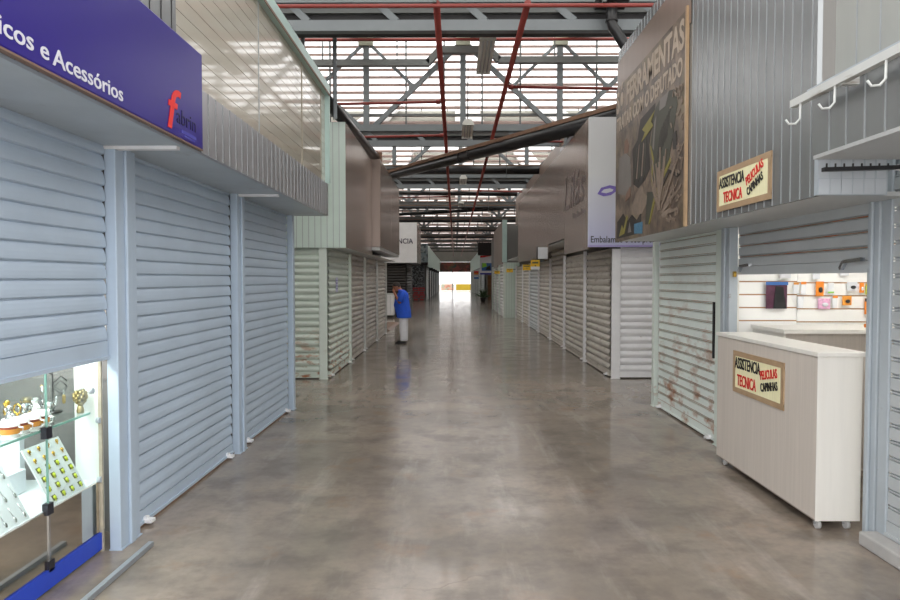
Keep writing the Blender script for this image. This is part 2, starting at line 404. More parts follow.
# ------------------------------------------------------------------ floor and hall shell
ROOF_Y = [8.9 + 7.5 * (k) for k in range(-1, 12)]
Y_END = 91.0
struct('floor', B(-13, 13, -7, Y_END + .2, -.2, 0), 'floor')
struct('ground_outside', B(-60, 60, Y_END + .2, 200, -.35, -.06), 'ground')
struct('wall_left', B(-13.2, -13, 1.4, Y_END, 0, 8), 'outwall')
struct('wall_right', B(13, 13.2, 1.4, Y_END, 0, 8), 'outwall')
# end wall with the wide exit
struct('wall_end', B(-13, -3.0, Y_END, Y_END + .2, 0, 8).box(2.25, 13, Y_END, Y_END + .2, 0, 8).box(-3.0, 2.25, Y_END, Y_END + .2, 4.0, 8), 'outwall')
tag(B(-2.98, 2.23, Y_END + .0, Y_END + .19, 2.6, 3.98).build('mural_banner', 'mural'), 'dark red and green patchwork mural over the bright exit opening', 'mural')
B(-.06, .06, 0, .06, -.05, 2.65).build('exit_post', 'steel')
tag(move(D.objects['exit_post'], (-.35, 94, 0)), 'thin grey post standing in the middle of the bright exit', 'post')
for x0, x1, m, lab in ((-3.4, -2.45, 'mustard', 'short yellow board outside the exit'), (-2.1, -.15, 'mural_out', 'pink painted low wall outside the exit'), (.15, 2.6, 'mustard', 'wide yellow board outside the exit')):
    t = thing('low_wall', lab, 'wall', (0, 100, -.1), 0, 'low painted walls outside the exit')
    B(x0, x1, 0, .12, 0, .95).build('panel', m, t); B(x0 - .03, x1 + .03, -.02, .14, .95, 1.0).build('coping', m, t)

# roof: sawtooth bays, gutters, trusses, louvred clerestories
ORD = ['first', 'second', 'third', 'fourth', 'fifth', 'sixth', 'seventh', 'eighth', 'ninth', 'tenth', 'eleventh', 'twelfth', 'thirteenth', 'fourteenth']
ZB, ZT, RX = 5.45, 7.75, 13.0
PITCHX, OPQ = 2.6, .75
def roof_bay(y0, y1):
    mb = MB(); gl = MB(); opq = OPQ if y0 < 30 else 2.0  # added clear strips are narrower in far bays to darken the deep ceiling
    def strip(m, xa, xb, t):
        v = [(y0, ZB - .02), (y1 - .1, ZT + .05), (y1 - .1, ZT + .05 + t), (y0, ZB - .02 + t)]
        A = [m.bm.verts.new((xa, y, z)) for y, z in v]; Bv = [m.bm.verts.new((xb, y, z)) for y, z in v]
        m.bm.faces.new(A); m.bm.faces.new(Bv[::-1])
        for k in range(4): m.bm.faces.new((A[k], Bv[k], Bv[(k + 1) % 4], A[(k + 1) % 4]))
    x = -RX
    while x < RX - .1:
        strip(mb, x, x + opq, .12); strip(gl, x + opq, x + PITCHX, .02); x += PITCHX
    bmesh.ops.recalc_face_normals(mb.bm, faces=mb.bm.faces); bmesh.ops.recalc_face_normals(gl.bm, faces=gl.bm.faces)
    # purlin ribs under the sheet
    for k in range(1, 6):
        f = k / 6; y = y0 + (y1 - y0) * f; z = ZB + (ZT - ZB) * f
        mb.box(-RX, RX, y - .04, y + .04, z - .14, z - .0)
    return mb, gl
def slat_mesh(zb=ZB):
    mb = MB(); z = zb + .08
    while z < ZT:
        mb.bar((-RX, .02, z), (RX, .02, z), .13, .05, up=(0, -math.sin(math.radians(27)), math.cos(math.radians(27)))); z += .187
    return mb.mesh('louvre_slats', 'slat')
def mull_mesh():
    mb = MB(); k = -13
    while k < 14: x = .20 + .94 * k - .47; mb.box(x - .02, x + .02, -.08, -.03, ZB - .05, ZT); k += 1
    mb.box(-RX, RX, -.1, -.04, ZB + .22, ZB + .28)
    return mb.mesh('mullions', 'steel_dk')
SL, SL2, MU = slat_mesh(), slat_mesh(5.2), mull_mesh()
def truss_parts():
    P = {}
    P['top_chord'] = MB().box(-RX, RX, -.06, .06, 7.5, 7.62).mesh('top_chord', 'steel_dk')
    P['bottom_chord'] = MB().box(-RX, RX, -.06, .06, 5.17, 5.29).mesh('bottom_chord', 'steel_dk')
    P['post'] = MB().box(-.07, .07, -.05, .05, 5.29, 7.5).mesh('post', 'steel')
    P['diagonal'] = MB().bar((.06, 0, 5.29), (2.33, 0, 7.44), .1, .11).mesh('diagonal', 'steel')
    P['diagonal_b'] = MB().bar((.06, 0, 7.44), (2.33, 0, 5.29), .1, .11).mesh('diagonal', 'steel')
    P['strut'] = MB().bar((.06, 0, 7.44), (1.15, 0, 6.40), .06, .07).bar((1.06, 0, 6.40), (1.22, 0, 6.34), .08, .16).mesh('strut', 'steel')
    P['strut_b'] = MB().bar((2.33, 0, 7.44), (1.24, 0, 6.40), .06, .07).bar((1.17, 0, 6.34), (1.33, 0, 6.40), .08, .16).mesh('strut', 'steel')
    P['cap'] = MB().box(-.18, .18, -.12, -.05, 7.36, 7.56).mesh('gusset_plate', 'cream')
    return P
TP = truss_parts()
GB = dict(upper=B(-RX, RX, -.15, .25, 5.27, 5.43).mesh('upper_flange', 'steel'), web=B(-RX, RX, .02, .42, 5.02, 5.27).mesh('gutter_trough', 'dark'),
          lower=B(-RX, RX, -.16, -.04, 4.90, 5.04).mesh('lower_flange', 'steel'),
          brace=MB().bar((-.14, -.04, 5.27), (.1, -.12, 5.03), .05, .09).mesh('brace', 'steel'))
GS = dict(upper=B(-RX, RX, -.06, .12, 5.22, 5.30).mesh('upper_flange', 'steel_brown'), web=B(-RX, RX, .02, .2, 5.12, 5.24).mesh('gutter_trough', 'dark'), lower=B(-RX, RX, -.08, -.0, 5.08, 5.16).mesh('lower_flange', 'steel_brown'))
nY = len(ROOF_Y)
for i, y in enumerate(ROOF_Y):
    if i > 0:
        rb, rg = roof_bay(ROOF_Y[i - 1] + .3, y); s = struct('ceiling', rb, 'roof'); rg.build('added_light_strips', 'light_strip', s)
        w = tag(link('window_%d' % i, SL if i < 4 else SL2), kind='structure'); w.location = (0, y + .12, 0)
        m = link('mullions', MU, w)
    if i == 0 or y > Y_END: continue
    seen = ORD[i - 1]
    g = thing('gutter_beam', 'grey steel gutter beam with dark trough, %s across the hall counting from the entrance' % seen, 'beam', (0, y, 0), 0, 'gutter beams across the hall')
    gb = GB if i < 4 else GS
    link('upper_flange', gb['upper'], g); link('gutter_trough', gb['web'], g); link('lower_flange', gb['lower'], g)
    if i < 4:
        for k in range(-3, 4):
            b = link('brace', GB['brace'], g); b.location.x = -.86 + 1.1 * k * 1.06
    t = thing('roof_truss', 'grey steel roof truss carried by the %s gutter beam from the entrance' % seen, 'truss', (0, y, 0), 0, 'roof trusses under the louvres')
    link('top_chord', TP['top_chord'], t); link('bottom_chord', TP['bottom_chord'], t)
    for k in range(-3, 4):
        x = .195 + 2.38 * k
        link('post', TP['post'], t).location.x = x
        if i < 5: link('gusset_plate', TP['cap'], t).location.x = x
        if k < 3:
            up = k % 2 != 0
            link('diagonal', TP['diagonal'] if up else TP['diagonal_b'], t).location.x = x
            if i < 5: link('strut', TP['strut'] if up else TP['strut_b'], t).location.x = x

# fire pipes running the length of the hall
for x, lab in ((-.21, 'long red fire pipe under the roof, the one with branches toward the blue sign'), (.82, 'long red fire pipe under the roof, the one with a branch toward the tool poster')):
    t = thing('fire_pipe', lab, 'pipe', (x, 0, 0), 0, 'red fire pipes along the hall')
    MB().tube([(0, 7.55, 4.76), (0, Y_END - 1, 4.76)], .04, 12).build('main_run', 'redpipe', t)
    for k, (yb, s, L) in enumerate([(11.7, -1, 2.2), (14.4, -1, 2.2), (25, -1, 2.2)] if x < 0 else [(10.8, 1, 2.2), (14.9, 1, 1.6), (23.4, 1, 1.55)]):
        MB().tube([(.04 * s, yb, 4.76), (L * s, yb, 4.72)], .026, 8).tube([(.045 * s, yb, 4.76), (.12 * s, yb, 4.76)], .042, 8).build('branch', 'redpipe', t)
t = thing('fire_pipe', 'red fire pipe crossing the hall just below the first gutter beam', 'pipe', (0, 7.5, 4.712)); MB().tube([(-9, 0, 0), (9, 0, 0)], .022, 10).build('main_run', 'redpipe', t)
for k in range(-4, 5): MB().box(k * 1.9 - .25, k * 1.9 - .21, -.03, .03, .03, .5).build('hanger', 'steel_dk', t)
def cross_pipe(name, label, y, z, r, m, x0=-9, x1=9, dz=0):
    t = thing(name, label, 'pipe', (0, y, z)); MB().tube([(x0, 0, 0), (x1, 0, dz)], r, 12).build('run', m, t)
    for x in (x0 + (x1 - x0) * f for f in (.2, .5, .8)): MB().box(x - .012, x + .012, -.012, .012, (x - x0) / (x1 - x0) * dz, .55 + dz).build('hanger_rod', 'steel_dk', t)
    return t
cross_pipe('sprinkler_pipe', 'thin red pipe crossing in front of the first truss', 15.7, 7.28, .035, 'redpipe')
cross_pipe('conduit', 'pale green conduit crossing high above the first long lamp', 13.2, 6.62, .03, 'paint_pipe', -9, 9)
cross_pipe('conduit', 'brown conduit sloping across beside the pale green conduit', 12.6, 6.28, .025, 'brownpipe', .1, 8, .12)
cross_pipe('conduit', 'dull green pipe running close under the first gutter beam', 9.5, 5.30, .05, 'paint_pipe')
# cable tray with stepped run over the truss
t = thing('cable_tray', 'grey cable tray stepping up and down in front of the first truss', 'cable tray', (0, 16.1, 0))
MB().bar((-6, 0, 6.86), (-.62, 0, 6.86), .16, .15).bar((-.66, 0, 6.86), (-.38, 0, 7.16), .16, .15).bar((-.4, 0, 7.16), (.86, 0, 7.16), .16, .15).bar((.84, 0, 7.16), (1.06, 0, 6.92), .16, .15).bar((1.04, 0, 6.92), (7, 0, 6.92), .16, .15).build('trough', 'steel_dk', t)
for x in (-3.2, -1.4, 2.4): MB().bar((x, 0, 6.92), (x, 0, 7.5), .03, .03).build('hanger', 'steel_dk', t)
# hanging lamps
def lamp(label, x, y, z, L=1.5, top=1.6):
    t = thing('fluorescent_lamp', label, 'lamp', (x, y, z), 0, 'unlit tube lamps under the roof')
    MB().prism([(-.12, .0), (.12, .0), (.07, .08), (-.07, .08)], 0, L).build('housing', 'lamp_body', t)
    for dx in (-.06, 0, .06): MB().tube([(dx, .06, -.018), (dx, L - .06, -.018)], .013, 8).build('tube', 'tube_off', t)
    MB().box(-.12, .12, 0, .04, -.04, .0).box(-.12, .12, L - .04, L, -.04, 0).build('end_cap', 'lamp_body', t)
    MB().tube([(0, .2, .08), (0, .2, top)], .008, 6).tube([(0, L - .2, .08), (0, L - .2, top)], .008, 6).build('hanger_rod', 'dark', t)
lamp('unlit tube lamp hanging highest, just past the first gutter beam', .48, 9.75, 5.18, 1.65, .9)
lamp('small unlit tube lamp hanging before the second gutter beam', .27, 13.7, 4.86, 1.35, 1.2)
lamp('unlit tube lamp hanging between the second and third gutter beams', .27, 21.6, 4.95, 1.3, 1.2)
lamp('unlit tube lamp hanging between the third and fourth gutter beams', .27, 28.6, 4.95, 1.3, 1.2)
# hangers beside the blue sign stall
for x, y, z0, z1, lab in ((-2.16, 9.45, 4.3, 5.75, 'grey angle hanger nearest the beige glossy panel'), (-1.76, 9.75, 4.0, 5.75, 'grey angle hanger over the aisle past the beige panel')):
    tag(MB().box(x - .03, x + .03, y, y + .01, z0, z1).box(x - .03, x - .02, y, y + .06, z0, z1).build('angle_hanger', 'steel'), lab, 'hanger', 'grey angle hangers')
# big drain pipes
t = thing('drain_pipe', 'thick black drain pipe slanting across the hall with a dusty brown top', 'pipe')
a, b = Vector((-2.1, 19.2, 4.57)), Vector((3.3, 10.6, 4.42))
MB().tube([a, b], [.105, .15], 20).build('pipe', 'blackpipe', t)
MB().bar(a + Vector((0, -.03, .11)), b + Vector((0, -.04, .15)), .2, .075).build('dusty_ledge', 'dust', t)
for f in (.42, .46): p = a.lerp(b, f); d = (b - a).normalized() * .02; MB().tube([p - d, p + d], .136, 20).build('clamp_ring', 'dark', t)
t = thing('drain_pipe', 'black drain pipe lying along the top of the brown fascia', 'pipe')
MB().tube([(-1.95, 8.9, 4.31), (-1.74, 14.5, 4.31)], .095, 16).build('pipe', 'blackpipe', t)
MB().bar((-1.97, 8.9, 4.40), (-1.76, 14.5, 4.40), .12, .03).build('dusty_ledge', 'dust', t)
MB().box(-1.9, -1.6, 14.5, 14.58, 4.2, 4.42).build('end_bracket', 'dust', t)
t = thing('drain_pipe', 'black elbow drain pipe dropping beside the tool poster fascia', 'pipe')
MB().tube([(2.0, 8.55, 5.3), (2.0, 8.55, 4.92), (2.02, 8.55, 4.86), (2.06, 8.55, 4.81), (2.3, 8.55, 4.42), (2.3, 8.6, 4.38)], .068, 16).build('pipe', 'blackpipe', t)
MB().tube([(2.0, 8.55, 4.93), (2.0, 8.55, 4.96)], .08, 16).build('collar', 'dark', t); B(1.82, 2.2, 8.4, 8.74, 5.16, 5.27).build('outlet_box', 'dark', t)
for k, (y, z) in enumerate(((20.2, 4.96), (31.0, 5.0), (38.5, 5.02), (46.0, 5.02), (53.5, 5.02))):
    t = thing('drain_pipe', 'black level drain pipe crossing the hall, %s of the level pipes from the entrance' % ORD[k], 'pipe', (0, y, z), 0, 'level black drain pipes')
    MB().tube([(-6, 0, 0), (6, 0, 0)], .13 if k == 0 else .08, 16).build('pipe', 'blackpipe', t); MB().box(-6, 6, -.06, .06, .075 if k else .12, .095 if k else .15).build('dusty_ledge', 'dust', t)
    for x in (-1.3, 1.55): MB().tube([(x, -.14, -.25), (x, -.14, .9)], .012, 6).build('hanger_rod', 'steel', t)
for k, (y, sgn) in enumerate(((26.6, 1), (33.6, -1))):
    t = thing('drain_pipe', 'dark sloping drain pipe crossing between the %s and %s gutter beams' % (ORD[k + 2], ORD[k + 3]), 'pipe', (0, y, 5.02), 0, 'sloping dark drain pipes')
    MB().tube([(-3, 0, .1 * sgn), (2.4, -1.0, -.1 * sgn)], .085, 14).build('pipe', 'blackpipe', t)
    MB().box(-2.6, -2.5, -.05, .05, .1, .5).build('hanger', 'steel_dk', t)

# ------------------------------------------------------------------ ribbed cladding: local x along the wall, facing -y
def ribbed(w, h, pitch, z0=0, rib=.007, depth=.004):
    mb = B(0, w, 0, .03, z0, z0 + h); x = pitch
    while x < w - .02: mb.box(x - rib / 2, x + rib / 2, -depth, 0, z0, z0 + h, 1); x += pitch
    return mb

XL, XR = -2.10, 2.63
# ================================================================== STALL WITH THE BLUE SIGN (camera's near block, man's side)
struct('wall_left_stall', B(-6, XL - .12, 4.25, 8.38, 0, 4.0).box(-6, -3.4, 1.0, 4.25, 0, 4.0).box(-3.4, XL - .12, 1.0, 4.25, 1.9, 4.0), 'wall')
GL = 'roller shutters of the blue signed stall'
shutter('half lowered grey-blue roller shutter over the glass showcase', (XL, 2.0, 0), LEFT, 1.95, 2.46 - 1.17, z0=1.17, m='blue_paint', group=GL, locks=False, bar_h=.11)
shutter('closed grey-blue roller shutter between the showcase and the end bay', (XL, 4.22, 0), LEFT, 1.92, 2.44, m='blue_paint', group=GL)
shutter('closed grey-blue roller shutter of the last bay before the cross aisle', (XL, 6.4, 0), LEFT, 1.82, 2.44, m='blue_paint', group=GL)
GP = 'grey-blue shutter posts'
post('wide grey-blue post beside the glass showcase', (XL + .0, 3.95, 0), LEFT, .25, 2.46, .07, 'blue_post', True, GP)
post('grey-blue post between the two closed grey-blue shutters', (XL, 6.16, 0), LEFT, .22, 2.46, .07, 'blue_post', True, GP)
post('slim grey-blue post at the cross aisle corner', (XL, 8.25, 0), LEFT, .10, 2.46, .07, 'blue_post', False, GP)
# threshold strips
tag(MB().bar((-1.88, 2.2, .014), (-1.88, 4.02, .014), .03, .028).build('threshold', 'zinc'), 'narrow zinc threshold strip on the floor before the glass showcase', 'threshold')
tag(B(XL - .03, XL + .02, 4.22, 8.24, 0, .018).build('threshold', 'dust'), 'dirty brown floor strip under the closed grey-blue shutters', 'threshold')
# fascia: sign band, metal band, glossy beige panel
FX = -1.6
t = thing('stall_fascia', 'grey ribbed metal fascia band with pale soffit over the grey-blue shutters', 'fascia', (FX, 1.6, 0), LEFT)
ribbed(6.74, .40, .135, 2.445).build('ribbed_band', ['metal_rib', 'grey_rib'], t)
B(0, 6.74, .03, .62, 2.445, 2.475).build('soffit', 'soffit', t)
for y in (3.95, 6.2): B(y - 1.6, y - 1.55, .06, .5, 2.425, 2.445).build('soffit_bracket', 'white_steel', t)
ribbed(2.22, 1.1, .135, 2.86).build('grey_side_panel', ['grey_rib', 'dark'], t)
B(6.70, 6.74, .11, .6, 2.48, 4.0).build('end_cap', 'edge_mint', t)
t = thing('boarded_panel', 'glossy beige boarded panel reflecting the louvres, above the ribbed band', 'panel', (FX, 3.84, 2.85), LEFT)  # plain glossy boarded panel, carries no lettering
mb = MB(); z = 0
while z < 1.08: mb.box(0, 4.46, .026, .05, z, z + .091); z += .095
mb.build('boards', 'beige', t)
B(0, 4.46, .03, .055, 0, 1.09).build('groove_backing', 'groove', t)
for x, w, m in ((0, .022, 'edge_mint'), (1.66, .006, 'seam'), (3.2, .02, 'groove'), (4.2, .008, 'groove')): B(x, x + w, .02, .03, 0, 1.09).build('glazing_bar', m, t)
B(-.01, 4.5, -.03, .10, 1.09, 1.22).build('top_rail', 'edge_mint', t)
B(-.01, 4.5, -.035, -.03, 1.085, 1.11).build('sealant_line', 'edge_brown', t)
B(4.46, 4.50, -.03, .10, .0, 1.09).build('end_post', 'edge_mint', t)
# the sign
t = thing('shop_sign', 'dark blue shop sign lettered icos e Acessórios with a red f logo', 'sign', (FX + .03, 1.0, 0), LEFT)
B(0, 3.13, 0, .027, 2.455, 3.04).build('panel', 'navy', t, .006)
B(0, 3.13, .0, .027, 2.446, 2.455).build('bottom_edge', 'edge_brown', t)
SGN = t
MB().text('icos', .098, 1.284, 2.497, -.001, bold=.0008, fit=.19, thick=.0015).text('e', .098, 1.515, 2.492, -.001, bold=.0008, fit=.052, thick=.0015).text('Acess\u00f3rios', .098, 1.590, 2.487, -.001, bold=.0008, fit=.545, thick=.0015).build('lettering', 'white', t)
MB().text('f', .33, 2.62, 2.485, -.002, bold=.003, shear=.22, fit=.18, thick=.0015).build('logo_letter', 'red', t)
MB().text('abrin', .12, 2.74, 2.535, -.002, bold=-.0005, fit=.27, thick=.001).build('logo_name', 'navy_text', t)
B(2.80, 3.02, -.0015, 0, 2.488, 2.508).box(2.84, 3.0, -.0015, 0, 2.472, 2.482).build('logo_subline', 'sky_text', t)

# showcase behind glass
GX = -2.15
struct('wall_left_showcase', B(-3.4, -3.3, 1.0, 4.25, 0, 1.9).box(-3.3, GX - .02, 4.6, 4.65, 0, 1.9), 'showback')
t = thing('display_case', 'glass fronted display case with blue base under the half lowered shutter', 'display case', (GX, 0, 0))
B(-.012, .012, 2.0, 3.96, .015, .115).build('blue_base', 'blue_strip', t)
B(-.012, .0, 2.0, 3.43, .118, .425).build('mirror_panel', 'mirror', t); B(-.012, .0, 3.44, 3.93, .118, .425).build('mirror_panel', 'mirror', t)
B(-1.1, -.014, 2.0, 3.96, .41, .428).build('base_shelf', 'card', t)
B(-.006, .0, 2.0, 3.435, .435, 1.62).build('glass_pane', 'glass', t); B(-.006, .0, 3.443, 3.94, .435, 1.62).build('glass_pane', 'glass', t)
B(-.007, .002, 3.435, 3.443, .435, 1.62).build('glass_edge', 'glass_edge', t)
B(-.01, .006, 3.43, 3.445, .118, .43).build('chrome_strip', 'chrome', t)
for z in (.84, .435, .13): B(-.02, .012, 3.415, 3.465, z - .03, z + .03).build('clamp', 'blackclip', t)
for z in (.99, .80, .44): MB().tube([(-.004, 3.86 if z > .9 else 3.93, z), (.016, 3.86 if z > .9 else 3.93, z)], .018, 12).build('clamp', 'grey_post', t)
B(-.50, -.03, 2.0, 3.9, .845, .853).build('glass_shelf', 'glass', t); B(-.03, -.026, 2.0, 3.9, .843, .855).build('shelf_edge', 'glass_edge', t)
B(-.75, -.03, 3.45, 4.2, 1.005, 1.012).build('glass_shelf', 'glass', t)
B(-.15, .0, 3.95, 3.99, .12, 1.65).build('white_side_panel', 'whitewall', t); B(.0, .02, 3.935, 3.95, .0, 1.65).build('worn_edge', 'worn', t)
B(-1.05, -.02, 2.0, 4.2, 1.72, 1.78).build('case_top', 'whitewall', t)
tb = B(-.6, -.2, 2.3, 3.9, 1.70, 1.72).build('added_glow_panel', mat('added_case_glow', (1, 1, 1), .5, 0, 0, emit=((1, .98, .95), 9)), t)  # unseen glowing panel, added to brighten the case interior
# cups
for i, y in enumerate((3.26, 3.345, 3.43, 3.515)):
    c = thing('cup', 'white cup with amber band, %s in the glass shelf row from the camera' % ORD[i], 'cup', (GX - .075 - .006 * (i % 2), y, .853), 0, 'banded cups on the glass shelf')
    MB().lathe([(.026, 0), (.038, .012), (.043, .04), (.044, .088), (.040, .088), (.036, .02)], n=18).build('body', 'china', c)
    MB().sleeve(.0436, .026, .0450, .052).build('amber_band', 'amber', c); MB().sleeve(.0450, .052, .0452, .064).build('brown_band', 'brownband', c)
    MB().lathe([(.02, -.0), (.046, .003), (.047, .006), (.02, .005)], n=18).build('saucer', 'china', c)
    MB().tube([(.042, 0, .06), (.066, 0, .055), (.066, 0, .03), (.042, 0, .02)], .005, 8).build('handle', 'china', c)
# trophies and figurines
def figurine(label, x, y, z, m, kind):
    c = thing('figurine', label, 'figurine', (x, y, z), random.uniform(-.3, .3), 'small trophies and figurines in the case')
    MB().lathe([(.028, 0), (.03, .012), (.012, .02), (.008, .04)], n=14).build('base', 'china' if kind == 1 else m, c)
    mb = MB()
    if kind == 0:
        mb.tube([(0, 0, .04), (0, 0, .06)], .006, 8)
        mb.tube([(.024 * math.sin(a), 0, .085 - .026 * math.cos(a)) for a in [2 * PI * k / 16 for k in range(17)]], .005, 8)
    elif kind == 1:
        mb.lathe([(.018, .035), (.022, .06), (.012, .085), (.010, .09)], n=12).ball((0, 0, .105), .016, seg=10).tube([(.01, 0, .08), (.03, 0, .06)], .005, 6).tube([(-.01, 0, .08), (-.028, 0, .1)], .005, 6)
    else:
        mb.lathe([(.008, .04), (.02, .06), (.026, .1), (.022, .1)], n=12).tube([(.024, 0, .09), (.042, 0, .085), (.03, 0, .062)], .004, 6).tube([(-.024, 0, .09), (-.042, 0, .085), (-.03, 0, .062)], .004, 6)
    mb.build('figure', m, c)
figurine('small silver figurine standing behind the cups, first along the shelf', GX - .24, 3.50, .853, 'silver', 1)
figurine('small gold ring trophy standing behind the cups', GX - .25, 3.58, .853, 'gold', 0)
figurine('small silver cup trophy standing behind the cups', GX - .26, 3.66, .853, 'silver', 2)
figurine('small pale figurine with red base at the shelf end', GX - .25, 3.74, .853, 'china', 1)
figurine('tall gold trophy by the wire jewellery tree', GX - .38, 3.86, .853, 'oldgold', 2)
figurine('squat silver cup trophy at the far end behind the cups', GX - .16, 3.72, .853, 'silver', 2)
figurine('gold figurine standing furthest back behind the cups', GX - .36, 3.66, .853, 'gold', 1)
figurine('silver ring trophy standing furthest back behind the cups', GX - .36, 3.55, .853, 'silver', 0)
figurine('white figurine standing on the low white plinth', GX - .45, 3.62, .56, 'china', 1)
# wire jewellery tree
c = thing('jewellery_stand', 'wire tree hung with silver pendants on the upper glass shelf', 'jewellery stand', (GX - .25, 3.90, .853))
mb = MB().lathe([(.05, 0), (.05, .008), (.006, .012)], n=14).tube([(0, 0, .01), (0, 0, .30)], .004, 8)
for k in range(6):
    a = k * 1.05; mb.tube([(0, 0, .15 + .025 * k), (.05 * math.cos(a), .05 * math.sin(a), .19 + .022 * k), (.085 * math.cos(a), .085 * math.sin(a), .16 + .02 * k)], .003, 6)
mb.build('wire_tree', 'darkitem', c)
for k in range(12):
    a = k * 1.05 + .2; r = .06 + .012 * (k % 3); MB().ball((r * math.cos(a), r * math.sin(a), .07 + .02 * (k % 5)), .012, .006, .02, 8).build('pendant', 'silver' if k % 3 else 'oldgold', c)
c = thing('ornament', 'clustered aged gold ornament beside the white side panel', 'ornament', (GX - .08, 3.89, .872))
mb = MB()
for k in range(40):
    ph = k * 2.4; zz = .035 + .09 * k / 40; r = .032 * math.sin(PI * (k + 4) / 48); mb.ball((r * math.cos(ph), r * math.sin(ph), zz), .012, seg=6)
mb.build('cluster', 'oldgold', c); MB().tube([(0, 0, .12), (0, 0, .14)], .004, 6).build('hook', 'silver', c); MB().lathe([(.02, -.019), (.022, -.005), (.01, .04)], n=10).build('base', 'oldgold', c)
# cards of studs: leaning board
def leaning(label, y, w, h, lean, x0, rows, cols, mats, name):
    c = thing(name, label, 'display board', (x0, y, .428), LEFT); c.rotation_euler = (-lean, 0, LEFT)
    B(0, w, 0, .006, 0, h).build('card', 'card', c)
    for r in range(rows):
        for q in range(cols):
            x = w * (q + .5) / cols + .006 * (r % 2); z = h * (rows - r - .4) / rows
            mats(c, x, z, r, q)
    return c
def stud(c, x, z, r, q):
    k = 'gold' if r < 2 else 'lime'
    if r >= 2: B(x - .016, x + .016, -.003, 0, z - .016, z + .016).build('stud_backing', 'olive', c)
    MB().ball((x, -.006, z), .012, .006, .012, 8).box(x - .004, x + .004, -.005, -.002, z - .02, z).build('stud', k, c)
leaning('white board of gold and lime stud earrings leaning in the display case', 3.50, .33, .34, math.radians(28), GX - .02, 6, 4, stud, 'earring_board')
def pend(c, x, z, r, q):
    MB().tube([(x, -.004, z + .03), (x + .004, -.005, z - .03)], .002, 6).ball((x + .004, -.006, z - .035), .010, .005, .016, 8).build('pendant', 'silver', c)
leaning('white board of silver pendants leaning nearest the camera in the case', 2.90, .42, .33, math.radians(28), GX - .02, 3, 6, pend, 'pendant_board')
tag(B(GX - .62, GX - .32, 3.52, 3.75, .43, .56).build('plinth', 'card', None, .004), 'low white plinth behind the earring board', 'plinth')
tag(B(GX - .60, GX - .36, 3.76, 3.80, .43, .80).build('backing_card', 'card'), 'upright white card behind the earring board', 'card')

# ================================================================== MINT CORNER STALL (second block on the man's side)
Y2 = 10.80
struct('wall_left_middle', B(-6, XL - .12, Y2 + .1, 19.75, 0, 4.0), 'wall')
GM = 'roller shutters of the mint corner stall'
shutter('mint shutter with rusty foot facing the entrance beside the mint corner post', (-4.2, Y2 + .05, 0), FRONT, 1.98, 2.17, pitch=.108, style='curve', m='mint', group=GM, locks=False)
post('mint corner post of the stall the man stands past', (-2.23, Y2 + .05, 0), FRONT, .13, 2.17, .06, 'mint_post', False)
ys = [10.82, 13.0, 15.1, 17.5, 19.75]
for i, (a, b) in enumerate(zip(ys, ys[1:])):
    shutter('grimy slatted shutter along the corridor, %s after the mint corner post' % ORD[i], (XL, a + .08, 0), LEFT, b - a - .09, 2.14, pitch=.108, style='curve', m='mint' if i == 0 else 'dusty', group=GM)
    post('slim pale post after the %s grimy shutter past the mint corner' % ORD[i], (XL, b - .05, 0), LEFT, .07, 2.15, .06, 'mint_post' if i == 0 else 'pale', False, 'slim posts past the mint corner')
c = thing('paper_notice', 'small lavender notice stuck on the first shutter past the mint corner', 'notice', (XL + .022, 11.5, 1.42), LEFT)
B(0, .2, 0, .004, 0, .26).build('sheet', 'lilac', c)
for k in range(4): B(.03, .17, -.002, 0, .05 + .05 * k, .065 + .05 * k).build('printed_line', 'purple', c)
t = thing('stall_fascia', 'mint ribbed fascia facing the entrance with plain brown side', 'fascia', (-1.78, Y2 - .05, 0))
mb = ribbed(3.0, 2.03, .1, 2.16); bmesh.ops.translate(mb.bm, verts=mb.bm.verts, vec=(-3.0, 0, 0)); mb.build('mint_front', ['mint_rib', 'seam'], t)
B(-.02, .0, .03, 2.2, 2.16, 4.19).build('brown_side_panel', 'taupe', t); B(-.02, .0, 2.21, 3.42, 2.16, 4.19).build('brown_side_panel', 'taupe', t)
B(-.6, -.02, .03, 9.0, 2.16, 2.18).build('soffit', 'soffit_grey', t); B(-.6, -.03, .03, 3.42, 4.1, 4.16).build('top_sheet', 'dark', t)
t = thing('box_fascia', 'brown boxed fascia jutting out further along past the mint stall', 'fascia', (-1.60, 14.2, 0))
for a, b in ((0, 2.4), (2.42, 4.8)): B(-.4, 0, a, b, 2.34, 4.22).build('brown_panel', 'taupe', t, .01)
B(-.4, -.02, .02, 4.78, 2.27, 2.34).build('underside', 'soffit_grey', t)

# ================================================================== third and far stalls, man's side
Y3 = 29.0
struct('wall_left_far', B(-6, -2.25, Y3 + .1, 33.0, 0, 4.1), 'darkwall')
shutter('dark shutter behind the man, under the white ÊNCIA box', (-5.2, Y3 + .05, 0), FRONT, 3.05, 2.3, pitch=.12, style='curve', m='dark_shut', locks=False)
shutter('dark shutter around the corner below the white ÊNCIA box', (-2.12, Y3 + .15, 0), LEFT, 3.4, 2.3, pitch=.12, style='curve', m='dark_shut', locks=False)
t = thing('box_fascia', 'white box fascia lettered ÊNCIA with brown side, beyond the man', 'fascia', (-1.67, Y3 - .1, 0))
B(-3.6, 0, 0, .06, 2.36, 4.12).build('white_front', 'white_steel', t); B(-.04, 0, .06, 3.5, 2.36, 4.05).build('brown_side_panel', 'taupe', t)
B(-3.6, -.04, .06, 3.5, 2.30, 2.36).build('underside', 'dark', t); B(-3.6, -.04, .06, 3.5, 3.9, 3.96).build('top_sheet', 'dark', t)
MB().text('\u00caNCIA', .31, -.17, 3.2, -.006, bold=.004, align='RIGHT', sx=.9).build('lettering', 'navy_text', t)
